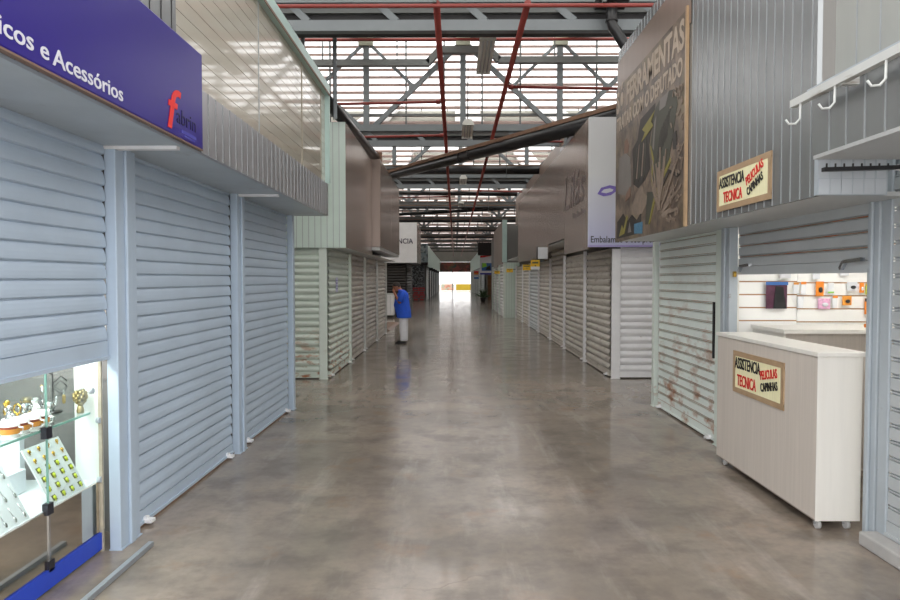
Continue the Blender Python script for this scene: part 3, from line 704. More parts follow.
t = thing('freezer', 'white chest counter with dark foot standing behind the man', 'counter', (-2.95, 27.6, 0))
B(0, .38, 0, .5, .12, 1.0).build('cabinet', 'white_steel', t, .02); B(-.02, .40, -.02, .52, 1.0, 1.04).build('lid', 'pale', t, .01); B(.02, .36, .03, .47, 0, .12).build('plinth', 'dark', t)
for x in (.1, .24): B(x - .005, x + .005, -.004, 0, .18, .95).build('door_seam', 'grey_post', t)
t = thing('ramp', 'low brown boarded ramp at the aisle mouth beside the man', 'ramp', (-2.35, 21.0, 0)); MB().prism([(-1.2, 0), (.28, 0), (.2, .05), (-1.2, .06)], 0, 3.6).build('boards', 'browndoor', t)
Y4 = 50.0
struct('wall_left_end', B(-6, -2.3, Y4 + .1, Y_END - .1, 0, 4.0), 'wall')
t = thing('glazed_fascia', 'blue grey sketched glass fascia above the red crates', 'fascia', (-2.05, Y4 - .1, 0))
B(-3.2, 0, 0, .1, 2.9, 4.3).build('glass_front', 'mural_glass', t); B(-.05, 0, .1, 40, 2.6, 4.2).build('side_panel', 'mint_rib', t); B(-3.2, 0, -.3, .1, 2.72, 2.9).build('underside', 'dark', t)
t = thing('display_wall', 'dark speckled display wall above the red crates', 'display wall', (-2.3, Y4, 0)); B(-2.4, 0, 0, .08, 1.0, 2.7).build('panel', 'mural_mesh', t); B(-.06, .02, -.06, .1, 0, 2.7).build('edge_post', 'steel', t)
for r in range(4):
    for q in range(2):
        t = thing('crate', '%s crate, %s layer up in the %s stack under the display wall' % ('grey' if r in (0, 2) else 'red', ORD[r], 'inner' if q == 0 else 'corridor side'), 'crate', (-3.14 + q * .44, 49.35, .005 + r * .25), 0, 'crates under the display wall')
        k = 'crate_grey' if r in (0, 2) else 'crate_red'
        B(0, .42, 0, .5, 0, .24).build('body', k, t, .012); B(-.008, .428, -.008, .508, .2, .245).build('rim', k, t)
        B(.06, .36, -.012, -.008, .05, .16).build('label_panel', 'crate_grey' if k == 'crate_red' else 'crate_red', t)
for i in range(7):
    y = Y4 + .4 + i * 5.6
    shutter('far grey shutter past the red crates, %s before the bright exit' % ORD[i], (-2.2, y, 0), LEFT, 4.6, 2.5, pitch=.16, style='curve', m='grey_shut', group='far shutters past the red crates', locks=False)
    post('far grey post past the red crates, %s before the exit' % ORD[i], (-2.2, y + 4.7, 0), LEFT, .3, 2.6, .12, 'steel', False, 'far posts past the red crates')
for i, y in enumerate((51.5, 57, 63, 70)):
    t = thing('projecting_sign', 'small dark projecting sign past the red crates, %s along' % ORD[i], 'sign', (-1.9, y, 2.3), 0, 'small dark projecting signs'); B(-.1, .18, 0, .06, 0, .22).build('panel', 'dark', t); B(-.3, -.1, .02, .04, .1, .13).build('arm', 'steel', t)

# ================================================================== STALL WITH COUNTER AND TOOL POSTER (near block, counter side)
# hollow shop behind the counter
struct('wall_right_shop', B(XR + .14, 5.2, 6.34, 8.5, 0, 4.3), 'wall')
struct('wall_right_shop_back', B(5.1, 5.2, 3.9, 6.34, 0, 2.6).box(XR + .14, 5.1, 3.86, 3.92, 0, 2.6).box(XR + .05, 5.2, 3.86, 6.34, 2.5, 2.6), 'whitewall')
GR = 'grey shutters of the counter stall'
shutter('rust-streaked pale green shutter under the tool poster', (XR, 8.50, 0), RIGHT, 1.95, 2.13, pitch=.1, style='double', m='rusty', rustbands=True, group=GR)
sh = shutter('half raised grey roller shutter above the laminate counter', (XR, 6.14, 0), RIGHT, 1.96, 2.16 - 1.69, z0=1.69, pitch=.098, style='double', m='grey_shut', group=GR, locks=False, bar_h=.075)
mb = MB(); z = 1.69 + .075
while z + .098 < 2.17: mb.box(.02, 1.94, -.0095, -.0085, z + .098 * .84, z + .098 * .92); z += .098
mb.build('rusty_groove_line', 'rustline', sh)
for x, s in ((.12, 1), (1.72, -1)):
    MB().bar((x, -.035, 1.765), (x + .2, -.04, 1.775), .03, .024).bar((x, -.035, 1.765), (x - .05, -.03, 1.72), .03, .024).build('latch_lever', 'chrome', sh)
MB().box(-.02, .02, -.05, -.03, 1.67, 1.72).build('padlock', 'gold', sh)
GQ = 'posts of the counter stall'
post('worn pale green post at the tool poster corner', (XR, 8.62, 0), RIGHT, .10, 2.13, .06, 'mint_post', False, GQ)
post('pale green post between the rust-streaked shutter and the shop opening', (XR, 6.56, 0), RIGHT, .14, 2.13, .05, 'mint_post', False, GQ)
post('grey post between the shop opening and the rust-streaked shutter', (XR, 6.36, 0), RIGHT, .2, 2.13, .08, 'grey_post', True, GQ)
post('double grey post at the near end of the laminate counter', (XR + .01, 4.215, 0), RIGHT, .115, 2.5, .025, 'grey_post', True, GQ)
post('flat grey post beside the shutter nearest the camera', (XR + .01, 4.085, 0), RIGHT, .09, 2.5, .02, 'grey_post', False, GQ)
c = thing('black_strip', 'narrow black strip fixed on the pale green post by the counter', 'strip', (XR - .06, 6.60, .86), RIGHT); B(0, .03, 0, .02, 0, .56).build('strip', 'darkitem', c)
struct('wall_right_header', B(XR + .03, XR + .1, 3.9, 8.5, 2.16, 2.62), 'grey_post')
# near shutter with square embossed slats
t = shutter('grey shutter with boxed slats at the picture edge, before the counter', (XR + .012, 4.005, 0), RIGHT, 2.5, 2.20, z0=.09, pitch=.1, style='double', m='grey_shut', group=GR, locks=False)
mb = MB(); z = .19
for k in range(20):
    for j in range(9): x = .14 + j * .26 + (.13 if k % 2 else 0); mb.box(x, x + .012, -.013, -.009, z, z + .074)
    z += .1
mb.build('embossed_seam', 'rustline', t)
tag(B(XR - .12, XR + .12, 1.2, 4.08, 0, .085).build('door_sill', 'conc_sill', None, .012), 'pale concrete sill at the foot of the boxed slat shutter', 'sill')
struct('wall_right_near', B(XR + .14, 5.2, .8, 3.84, 0, 2.6), 'wall')
# fascia
t = thing('stall_fascia', 'grey ribbed cladding fascia above the counter and the tool poster wall', 'fascia', (2.08, 8.5, 0), RIGHT)
ribbed(4.65, 2.4, .115, 2.13).build('ribbed_cladding', ['grey_rib', 'seam'], t)
B(0, 4.65, .03, .66, 2.13, 2.155).build('soffit', 'soffit_grey', t)
B(0, .03, .03, 3.0, 2.155, 4.4).build('end_panel', 'taupe2', t)
B(0, 2.62, -.012, -.0075, 3.9, 4.39).build('brown_upper_panel', 'taupe2', t)
B(4.66, 4.70, -.01, .385, 2.13, 2.42).build('tiled_return', 'grey_post', t)
for k in range(6):
    B(4.70, 4.703, -.005 + .064 * k, .055 + .064 * k, 2.135, 2.22).build('return_tile', 'tilepaint', t)
    B(4.70, 4.703, -.008 + .066 * k, .053 + .064 * k, 2.225, 2.40).build('return_tile', 'tilepaint', t)
# near jutting box
t = thing('box_fascia', 'grey boxed fascia jutting out over the boxed slat shutter', 'fascia', (1.95, 3.63, 0), RIGHT)
ribbed(2.6, .32, .15, 2.32).build('lower_panel', ['grey_rib', 'seam'], t)
B(0, 2.6, .0, .72, 2.30, 2.32).build('underside', 'soffit_grey', t); B(0, .02, .03, .7, 2.32, 2.64).build('end_panel', 'grey_rib', t)
B(-.02, 2.6, -.03, .16, 2.64, 2.68).build('ledge', 'grey_post', t)
mb = ribbed(2.6, 1.4, .19, 2.68); bmesh.ops.translate(mb.bm, verts=mb.bm.verts, vec=(0, .11, 0)); mb.build('upper_panel', ['grey_upper', 'seam'], t)
t = thing('hook_rail', 'pale grey rail with hanging hooks on the jutting box fascia', 'rail', (1.85, 3.66, 2.605), RIGHT)
MB().bar((0, 0, 0), (1.6, 0, 0), .035, .04).build('bar', 'pale', t)
for x in (.45, 1.2): MB().bar((x, 0, 0), (x, .08, 0), .03, .05).build('bracket', 'pale', t)
for x in (.10, .42, .80, 1.2): MB().tube([(x, -.01, .0), (x, -.012, -.10), (x - .01, -.03, -.125), (x - .02, -.06, -.125), (x - .025, -.075, -.10)], .006, 8).build('hook', 'pale', t)
t = thing('peg_bar', 'black bar with short pegs hanging below the jutting box fascia', 'bar', (2.02, 3.66, 2.25))
MB().bar((0, 0, 0), (.42, 0, .012), .03, .022).build('bar', 'darkitem', t)
for k in range(8): MB().tube([(.02 + .048 * k, 0, .01), (.02 + .048 * k, 0, .034)], .005, 6).build('peg', 'darkitem', t)
MB().bar((.40, 0, .012), (.52, .05, .012), .02, .03).build('wall_arm', 'white_steel', t)
# the tool poster
PXW = 2.56
t = thing('poster', 'large brown tool poster lettered SÓ FERRAMENTAS on the grey fascia', 'poster', (2.06, 8.52, 2.12), RIGHT)
B(0, PXW, 0, .012, 0, 1.93).build('sheet', 'collage', t)
B(PXW, PXW + .03, -.012, .015, 0, 1.95).build('pale_edge_strip', 'tape', t)
PM = dict(letters=mat('faded_cream_print', srgb(176, 160, 144), .5, 0, .12, 9), drill=mat('olive_grey_print', srgb(66, 66, 55), .5, 0, .15, 4),
          lineg=mat('yellow_green_print', srgb(132, 124, 56), .5, 0, .1, 6), pale=mat('pale_chip_print', srgb(132, 116, 103), .5, 0, .2, 14),
          grey=mat('faded_grey_print', srgb(120, 114, 110), .5, 0, .1, 4), darkp=mat('dark_brown_print', srgb(44, 38, 34), .5, 0, .15, 8), blue=mat('blue_badge_print', srgb(70, 120, 150), .5, 0, .3, 40), skinp=mat('dull_tan_print', srgb(126, 96, 80), .5, 0, .1, 9))
MB().text('S\u00d3 FERRAMENTAS', .36, .03, 1.625, -.002, bold=.011, fit=2.48, thick=.001).build('title', PM['letters'], t)
MB().text('TRATAR COM O DEPUTADO', .235, .05, 1.385, -.002, bold=.006, fit=2.42, thick=.001).build('subtitle', PM['letters'], t)
P = lambda pts, m, n, y=-.001: MB().prism(pts, y, .004).build(n, PM[m], t)
P([(1.11, 1.30), (1.66, 1.34), (1.56, 1.13), (1.45, .95), (1.5, .7), (1.32, .6), (1.05, .55), (.85, .62), (.79, 1.03), (1.0, 1.1)], 'darkp', 'dark_area')
P([(1.82, 1.33), (2.1, 1.34), (2.3, 1.30), (2.34, 1.15), (2.21, .86), (2.1, .66), (1.85, .54), (1.69, .42), (1.55, .57), (1.61, .76), (1.5, .93), (1.56, 1.08), (1.63, 1.27)], 'drill', 'drill_body', -.003)
P([(1.66, .43), (1.76, .37), (1.59, .25), (1.45, .11), (1.34, .12), (1.37, .31), (1.41, .46)], 'drill', 'drill_grip', -.003)
P([(2.15, .69), (2.19, .66), (1.72, .37), (1.50, .11), (1.46, .11), (1.67, .42)], 'lineg', 'yellow_stroke', -.004)
P([(1.50, .93), (1.53, .93), (1.64, .76), (1.58, .57), (1.70, .42), (1.67, .42), (1.53, .57), (1.58, .76)], 'lineg', 'yellow_outline', -.004)
P([(1.19, 1.17), (1.66, 1.27), (1.52, 1.18), (1.60, 1.12), (1.35, 1.07), (1.16, 1.04), (1.3, 1.12)], 'lineg', 'yellow_splash', -.004)
for k in range(7): P([(1.72 + .05 * k, .72 + .03 * k), (1.745 + .05 * k, .72 + .03 * k), (1.86 + .05 * k, 1.02 + .025 * k), (1.835 + .05 * k, 1.02 + .025 * k)], 'darkp', 'drill_vent', -.0038)
P([(1.82, 1.33), (2.1, 1.34), (2.0, 1.22), (1.8, 1.22)], 'grey', 'drill_collar', -.0042); P([(1.64, 1.15), (1.70, 1.2), (1.63, .86), (1.58, .9)], 'grey', 'drill_highlight', -.0042)
for k in range(5): P([(.86 + .1 * k, .62 + .05 * (k % 2)), (.9 + .1 * k, .66), (1.0 + .09 * k, 1.0 + .04 * (k % 3)), (.97 + .09 * k, 1.02)], 'pale' if k % 2 else 'drill', 'background_tool', -.0024)
P([(.2, .06), (.34, .2), (.42, .14), (.56, .3), (.62, .26), (.46, .08)], 'lineg', 'yellow_leaf', -.003); P([(.62, .08), (.7, .2), (.78, .08)], 'grey', 'small_fitting', -.003)
P([(2.21, .9), (2.32, .91), (2.35, .74), (2.24, .75)], 'darkp', 'drill_knob', -.005)
P([(1.89, .48), (2.1, .59), (2.44, .49), (2.36, .47), (2.13, .55), (1.95, .45)], 'darkp', 'drill_trigger', -.005)
P([(.18, 1.04), (.47, 1.05), (.7, .95), (.76, .62), (.54, .53), (.14, .6)], 'grey', 'figure_shirt', -.003)
P([(.44, 1.2), (.56, 1.21), (.63, 1.13), (.6, 1.03), (.42, 1.05)], 'skinp', 'figure_head', -.003)
P([(.53, .55), (.71, .62), (.72, .5), (.49, .46)], 'skinp', 'figure_arm', -.004)
P([(.11, .04), (.1, .25), (.4, .33), (.6, .22), (.8, .28), (1.0, .2), (1.18, .27), (1.15, .04)], 'darkp', 'dark_corner', -.002)
P([(.81, .37), (.95, .5), (1.2, .56), (1.45, .37), (1.22, .25), (.9, .26)], 'pale', 'pale_patch', -.0025)
P([(.9, .16), (1.23, .16), (1.23, .03), (.91, .05)], 'blue', 'badge', -.004)
mb = MB()
for k in range(46):
    a = random.uniform(.0, 2.9) - .3; r0 = random.uniform(.05, .3); L = random.uniform(.12, .45); cx, cz = 1.85, .16
    x0, z0 = cx + r0 * math.cos(a), cz + r0 * math.sin(a); x1, z1 = cx + (r0 + L) * math.cos(a), cz + (r0 + L) * math.sin(a)
    if 0 < min(x0, x1) and max(x0, x1) < PXW - .03 and min(z0, z1) > .02 and max(z0, z1) < 1.2: yy = -.0035 - .00012 * k; mb.bar((x0, yy, z0), (x1, yy, z1), .004, .026)
mb.build('burst_of_chips', PM['pale'], t)
mb = MB()
for k in range(60):
    x, z = random.uniform(2.15, PXW - .06), random.uniform(.1, 1.3); a = random.uniform(0, PI); yy = -.0035 - .0001 * k; mb.bar((x, yy, z), (x + .06 * math.cos(a), yy, z + .06 * math.sin(a)), .004, .018)
mb.build('chip_pattern', PM['pale'], t)
# hand painted signs
def painted(label, loc, rz, w, h, lines, tapew):
    t = thing('painted_sign', label, 'sign', loc, rz, 'hand painted service signs')
    B(0, w, 0, .006, 0, h).build('paper', 'paper', t)
    for a in ((-tapew, w + tapew, -tapew, .012), (-tapew, w + tapew, h - .012, h + tapew)): B(a[0], a[1], -.002, .007, a[2], a[3]).build('tape', 'tape', t)
    for a in ((-tapew, .012), (w - .012, w + tapew)): B(a[0], a[1], -.003, .007, 0, h).build('tape', 'tape', t)
    for body, size, x, z, rot, m, sx in lines: MB().text(body, size, x, z, -.004, bold=.0015, rot=rot, sx=sx, thick=.0015).build('lettering', m, t)
    return t
painted('taped hand painted ASSISTENCIA TECNICA sign on the grey fascia', (2.065, 5.21, 2.205), RIGHT, .83, .255,
        [('ASSISTENCIA', .115, .02, .145, .0, 'black', .66), ('TECNICA', .115, .10, .03, 0, 'sign_red', .68), ('PELICULAS', .085, .50, .105, .36, 'sign_red', .68), ('CAPINHAS', .08, .52, .03, .36, 'black', .66)], .03)
# ---------------- the counter
CX0, CX1, CY0, CY1 = 2.36, 2.65, 4.29, 5.93
t = thing('counter', 'pale ash laminate shop counter on small castors', 'counter', (CX0, CY0, 0))
w, L = CX1 - CX0, CY1 - CY0
B(0, .022, 0, L, .065, 1.145).build('front_panel', 'wood', t, .002)
B(.022, w, 0, .022, .065, 1.145).build('end_panel', 'wood_white', t, .002); B(.022, w, L - .022, L, .065, 1.145).build('end_panel', 'wood_white', t, .002)
B(-.012, w + .02, -.012, L + .012, 1.145, 1.175).build('top', 'wood_white', t, .004)
B(.022, w, .022, L - .022, .065, .085).build('bottom_board', 'wood_edge', t); B(.03, w, .03, L - .03, .6, .618).build('shelf', 'wood_white', t)
B(-.003, .0, 0, L, .066, .072).build('front_edge_band', 'wood_edge', t); B(-.004, .022, -.004, .002, .065, 1.145).build('corner_edge_band', 'wood_white', t)
for x in (.04, w - .06):
    for y in (.05, L - .1):
        k = MB().tube([(x - .012, y, .03), (x + .012, y, .03)], .03, 16).build('castor', 'castor', t)
        MB().box(x - .018, x + .018, y - .018, y + .018, .05, .066).bar((x - .016, y, .03), (x - .016, y, .06), .004, .03).bar((x + .016, y, .03), (x + .016, y, .06), .004, .03).build('fork', 'chrome', k)
painted('taped hand painted ASSISTENCIA TECNICA sign on the counter front', (CX0 - .007, 5.55, .735), RIGHT, .80, .285,
        [('ASSISTENCIA', .13, .015, .175, .0, 'black', .60), ('TECNICA', .13, .06, .035, 0, 'sign_red', .62), ('PELICULAS', .095, .475, .14, .2, 'sign_red', .60), ('CAPINHAS', .09, .485, .05, .2, 'black', .63)], .03)
# ---------------- inside the shop
t = thing('slatted_display_board', 'white slatted display board with tan grooves on the shop wall', 'display board', (2.70, 6.30, 0))
mb = MB(); z = 1.0
mb2 = MB()
while z < 2.45:
    mb.box(0, .55, 0, .03, z + .012, z + .124); mb.box(.555, 2.4, -.004, .03, z, z + .112); mb2.box(0, .555, .006, .03, z - .0, z + .012); mb2.box(.555, 2.4, .006, .03, z + .112, z + .124); z += .124
mb.build('boards', 'slatwall', t); mb2.build('groove_line', 'slatgroove', t); B(-.05, 0, -.01, .035, 0, 2.45).build('edge_trim', 'wood_white', t)
t = thing('back_counter', 'pale laminate back counter below the slatted display board', 'counter', (2.80, 5.62, 0))
B(.0, 2.2, 0, .64, 1.185, 1.22).build('top', 'wood_white', t); B(.04, 2.2, .05, .07, 0, 1.185).build('front_panel', 'wood', t); B(.02, .04, .05, .64, 0, 1.185).build('end_panel', 'wood_white', t); B(1.28, 1.30, .03, .05, 0, 1.185).build('divider', 'wood_edge', t)
tag(B(3.3, 3.52, 5.0, 5.3, 0, 1.12).build('box', 'wood_white', None, .004), 'pale box just visible behind the laminate counter end', 'box')
YW = 6.262
def prod(label, px0, px1, py0, py1, m, kind, m2='darkitem'):
    k = YW / 660
    x0, x1 = (735 + px0 / 6.43 - 455) * k, (735 + px1 / 6.43 - 455) * k
    z1, z0 = 1.65 - (265 + py0 / 6.43 - 279) * k, 1.65 - (265 + py1 / 6.43 - 279) * k
    w, h = x1 - x0, z1 - z0
    t = thing('blister_pack' if kind != 'bag' else 'phone_pouch', label, 'product', (x0, YW, z0), 0, 'phone accessories on the slatted board')
    B(0, w, 0, .008, 0, h).build('card', m, t, .002)
    MB().tube([(w / 2, .004, h - .01), (w / 2, .035, h - .005)], .003, 6).build('hook', 'chrome', t)
    if kind == 'head': B(0, w, -.003, 0, h * .8, h).build('header', m2, t)
    elif kind == 'item': MB().ball((w * .55, -.006, h * .42), w * .26, .014, h * .2, 10).build('blister', m2, t)
    elif kind == 'foot': B(0, w, -.003, 0, 0, h * .14).build('footer', m2, t)
    elif kind == 'bag':
        B(-.004, w + .006, -.004, 0, h * .88, h).build('header', 'bluehead', t); MB().prism([(w * .35, 0), (w * .95, 0), (w * .8, h * .8), (w * .45, h * .85)], -.006, 0).build('fold', m2, t)
prod('plum and grey pouch with blue header on the slatted board', 193, 328, 108, 280, 'magenta', 'bag', 'darkitem')
prod('small white pack with orange tip, upper row beside the plum pouch', 368, 400, 112, 182, 'plastic_clear', 'head', 'amber')
prod('narrow white pack with orange header, upper row', 415, 448, 108, 188, 'plastic_clear', 'head', 'orange')
prod('large orange pack with black item, upper row', 512, 562, 106, 198, 'orange', 'item')
prod('white pack with lime foot, upper row', 588, 626, 114, 180, 'plastic_clear', 'foot', 'greenp')
prod('wide white pack with black item, upper row', 712, 776, 110, 166, 'plastic_clear', 'item')
prod('slim orange pack near the shop post, upper row', 790, 818, 114, 178, 'orange', 'item', 'plastic_clear')
prod('yellow pack at the post edge, upper row', 828, 852, 120, 190, 'lime', 'head', 'yellow')
prod('narrow white pack, lower row beside the plum pouch', 396, 432, 202, 276, 'plastic_clear', 'head', 'plastic_clear')
prod('pink and blue pack, lower row', 527, 604, 215, 282, 'pinkish', 'item', 'plastic_clear')
prod('narrow white pack with orange header, lower row', 618, 650, 196, 276, 'plastic_clear', 'head', 'orange')
prod('orange pack with black earpiece, lower row', 682, 740, 198, 258, 'amber', 'item')
prod('dark orange pack hanging lowest by the shop post', 824, 852, 214, 316, 'orange', 'head', 'darkitem')
prod('grey pack in the top row above the plum pouch', 280, 350, 40, 84, 'card', 'none')
prod('grey pack with lime label in the top row', 490, 536, 30, 90, 'card', 'head', 'greenp')
prod('grey pack in the top row nearest the shop post', 663, 720, 26, 68, 'card', 'none')
for lab, x, L, m, r in (('orange hand tool lying on the back counter', 3.62, .16, 'orange', -.1), ('yellow hand tool lying on the back counter', 3.72, .18, 'yellow', .08)):
    t = thing('hand_tool', lab, 'tool', (x, 5.85, 1.22), r, 'tools on the back counter'); MB().tube([(0, 0, .018), (L * .6, 0, .018)], .017, 10).build('handle', m, t); MB().bar((L * .6, 0, .018), (L + .06, 0, .014), .02, .008).build('blade', 'darkitem', t)
t = thing('hand_tool', 'black hand tool lying at the post end of the back counter', 'tool', (4.02, 5.85, 1.22), .2, 'tools on the back counter'); MB().ball((.08, 0, .03), .09, .04, .03, 12).build('body', 'darkitem', t); MB().tube([(.12, 0, .03), (.2, .03, .02)], .012, 8).build('handle', 'darkitem', t)
t = thing('ceiling_lamp', 'lit tube lamp under the counter shop ceiling', 'lamp', (3.6, 5.2, 2.42)); B(-.6, .6, -.06, .06, .03, .08).build('housing', 'lamp_body', t)
MB().tube([(-.58, 0, 0), (.58, 0, 0)], .02, 10).build('lit_tube', mat('lit_tube', (1, 1, 1), .5, 0, 0, emit=((1, .98, .95), 22)), t)

# ================================================================== WHITE CORNER STALL (second block, counter side)
X2, YR = 2.61, 10.95
struct('wall_right_middle', B(X2 + .12, 6, YR + .12, 27.9, 0, 4.2), 'wall')
GW = 'roller shutters of the white corner stall'
shutter('bright white corrugated shutter facing the entrance past the tool poster', (X2 + .12, YR, 0), FRONT, 1.9, 2.15, pitch=.12, style='curve', m='white_steel', group=GW, locks=False)
post('wide white corner post beside the bright white shutter', (X2 - .02, YR, 0), FRONT, .14, 2.15, .05, 'white_steel', False)
ys = [11.02, 13.15, 15.6, 17.9, 20.4, 22.9, 25.2, 27.9]
hs = [2.14, 2.14, 2.39, 2.14, 2.14, 2.14, 2.14]
for i, (a, b) in enumerate(zip(ys, ys[1:])):
    shutter('dusty slatted shutter along the corridor, %s after the white corner post' % ORD[i], (X2, b - .06, 0), RIGHT, b - a - .1, hs[i], pitch=.12, style='curve', m='dusty' if i != 4 else 'grey_shut', group=GW)
    post('slim white post after the %s dusty shutter past the white corner' % ORD[i], (X2, b + .01, 0), RIGHT, .07, 2.2, .06, 'white_steel', False, 'slim posts past the white corner')
FX2 = 2.17
t = thing('stall_fascia', 'long taupe fascia with faded Lilás lettering past the white corner', 'fascia', (FX2, YR - .15, 0))
for a, b, z0 in ((0.05, 2.35, 2.14), (2.37, 4.75, 2.46), (4.77, 7.2, 2.20), (7.22, 9.6, 2.20), (9.62, 12.0, 2.22)): B(0, .03, a, b, z0, 4.26).build('taupe_panel', 'taupe', t)
B(.03, .55, .05, 17, 2.42, 2.44).build('soffit', 'soffit_grey', t); B(.03, .32, .05, 12, 4.1, 4.15).build('top_sheet', 'dark', t)
mb = MB().text('Lil\u00e1s', .9, 0, 0, 0, shear=.2, bold=.002, fit=2.0); bmesh.ops.rotate(mb.bm, verts=mb.bm.verts, matrix=Matrix.Rotation(RIGHT, 3, 'Z')); bmesh.ops.translate(mb.bm, verts=mb.bm.verts, vec=(-.003, 2.28, 2.98)); mb.build('faded_lettering', 'ghost', t)
mb = MB()
for k in range(9): mb.box(-.003, 0, .25 + .13 * k, .36 + .13 * k, 2.76, 2.80 + .03 * (k % 3))
mb.build('faded_underline', 'ghost', t)
t = thing('upper_cladding', 'taller set-back taupe panels above the long taupe fascia', 'panel', (2.55, 15.9, 0))
for k, (a, b) in enumerate(((0, 4.2), (4.22, 8.4), (8.42, 12.0))): B(0, .05, a, b, 3.9, 5.02 if k < 3 else 4.8).build('taupe_panel', 'taupe2', t)
tag(B(2.5, 2.56, 13.2, 15.85, 4.0, 4.75).build('zinc_panel', 'metal_rib'), 'short zinc panel between the long taupe fascia and set-back panels', 'panel')
# white sign with purple bow
t = thing('shop_sign', 'white and lilac corner sign lettered Embalamos o seu presente', 'sign', (FX2, YR - .17, 2.17))
B(0, 2.6, 0, .06, 0, 2.1).build('panel', 'lilac', t, .005)
B(0, 2.6, -.004, 0, 0, .035).build('violet_band', 'pale_violet', t)
MB().text('Embalamos o seu presente', .15, .04, .075, -.004, bold=.0008, fit=1.24, thick=.0015).build('lettering', 'black', t)
MB().prism([(.14, .86), (.2, .96), (.34, 1.0), (.44, .98), (.44, .9), (.36, .84), (.24, .82)], -.006, 0).build('bow_loop', 'purple', t)
MB().prism([(.2, .885), (.24, .93), (.34, .95), (.40, .93), (.38, .90), (.28, .87)], -.008, -.006).build('bow_eye', 'lilac', t)
MB().prism([(.44, .98), (.56, 1.06), (.62, .96), (.44, .9)], -.006, 0).build('bow_tail', 'purple', t)
# grey box sign and yellow signs
t = thing('projecting_sign', 'blank grey box sign above the dusty shutters', 'sign', (1.93, 15.42, 2.12)); B(0, .23, 0, .1, 0, .27).build('panel', 'card', t, .006); B(-.015, .24, -.008, .0, -.015, 0).build('frame', 'dark', t); B(-.015, 0, -.008, .1, -.015, .28).build('frame', 'dark', t)
for i, (x, y, z, w, h) in enumerate(((1.95, 17.0, 1.9, .23, .24), (1.94, 18.9, 1.9, .23, .16), (1.95, 25.0, 1.9, .24, .14), (1.74, 29.2, 1.88, .24, .13))):
    t = thing('projecting_sign', 'small yellow sign on the dusty stall row, %s from the grey box sign' % ORD[i], 'sign', (x, y, z), 0, 'small yellow stall signs')
    B(0, w, 0, .04, 0, h).build('panel', 'yellow', t); B(.03, w - .04, -.004, 0, h * .62, h * .8).build('dark_line', 'olive', t); B(.1, w - .1, -.004, 0, h * .3, h * .46).build('dark_line', 'olive', t)
    B(w - .02, w + .1, .01, .03, h - .04, h - .01).build('arm', 'steel', t)
    if i == 0: B(0, w, -.003, 0, 0, .07).build('white_strip', 'card', t)

# ================================================================== third stall, counter side
X3, Y5 = 2.10, 28.1
struct('wall_right_far', B(X3 + .1, 6, Y5 + .1, 40, 0, 4.0), 'wall')
t = thing('mint_partition', 'pale mint panel wall facing the entrance beyond the dusty shutters', 'panel', (X3 - .02, Y5, 0)); ribbed(.9, 2.35, .11, 0).build('panel', ['mint_rib', 'seam'], t); B(-.03, .05, -.03, .02, 0, 2.35).build('corner_post', 'mint_post', t)
for i, (a, b) in enumerate(((28.3, 30.6), (30.8, 33.2), (33.4, 36))):
    shutter('narrow pale shutter beyond the mint panel wall, %s along' % ORD[i], (X3, b, 0), RIGHT, b - a, 2.3, pitch=.14, style='curve', m='pale', group='shutters beyond the mint panel wall', locks=False)
    post('mint post beyond the mint panel wall, %s along' % ORD[i], (X3, b + .15, 0), RIGHT, .12, 2.3, .08, 'mint_post', False, 'posts beyond the mint panel wall')
t = thing('box_fascia', 'brown fascia with mint edge beyond the dusty shutters', 'fascia', (2.0, Y5 - .1, 0)); B(0, .2, 0, .04, 2.36, 4.15).build('mint_edge', 'edge_mint', t)
B(0, .04, .06, 3.0, 2.3, 4.1).build('brown_panel', 'taupe2', t); B(0, .04, 3.02, 6.2, 2.2, 4.05).build('brown_panel', 'taupe2', t)
# brown lit shop with white sign and dark box
Y6 = 49.5
struct('wall_right_end', B(2.35, 6, Y6 + .1, Y_END - .1, 0, 4.2), 'wall')
shutter('brown wooden shutter lit by a warm lamp at the far end', (2.45, Y6, 0), FRONT, 1.75, 1.9, pitch=.3, style='double', m='browndoor', locks=False)
t = thing('ceiling_spotlight', 'warm lamp glowing above the far brown shutter', 'lamp', (3.0, Y6 - .35, 1.9)); MB().lathe([(.05, 0), (.06, .08), (.03, .1)], n=12).build('housing', 'dark', t); MB().lathe([(.04, -.01), (.04, 0)], n=12).build('bulb', mat('warm_bulb', (1, .8, .5), .5, 0, 0, emit=((1, .7, .38), 30)), t)
t = thing('shop_sign', 'white sign with blue picture and red corner above the brown shutter', 'sign', (1.86, Y6 - .5, 1.98))
B(0, 2.3, 0, .3, 0, 1.4).build('panel', 'card', t); B(.12, .85, -.02, 0, .28, .85).build('blue_picture', 'bluehead', t); MB().prism([(.15, .5), (.5, .6), (.45, .84), (.15, .84)], -.03, -.02).build('green_patch', 'greenp', t); MB().prism([(.4, .35), (.8, .35), (.75, .7), (.5, .55)], -.03, -.02).build('dark_patch', 'darkitem', t)
MB().prism([(0, 1.4), (.9, 1.4), (.5, 1.32), (.25, 1.27), (0, 1.25)], -.02, 0).build('red_corner', 'red', t); B(0, 2.3, -.02, 0, 0, .12).build('lower_band', 'sky_text', t)
tag(B(1.7, 4.2, Y6 - .6, Y6 + .05, 3.42, 4.35).build('dark_box', 'darkwall'), 'black box standing above the white and blue sign', 'box')
t = thing('potted_plant', 'bushy potted plant standing before the far brown shutter', 'plant', (2.02, 47.2, 0)); MB().lathe([(.16, 0), (.22, .3), (.2, .32)], n=14).build('pot', 'pot', t)
mb = MB()
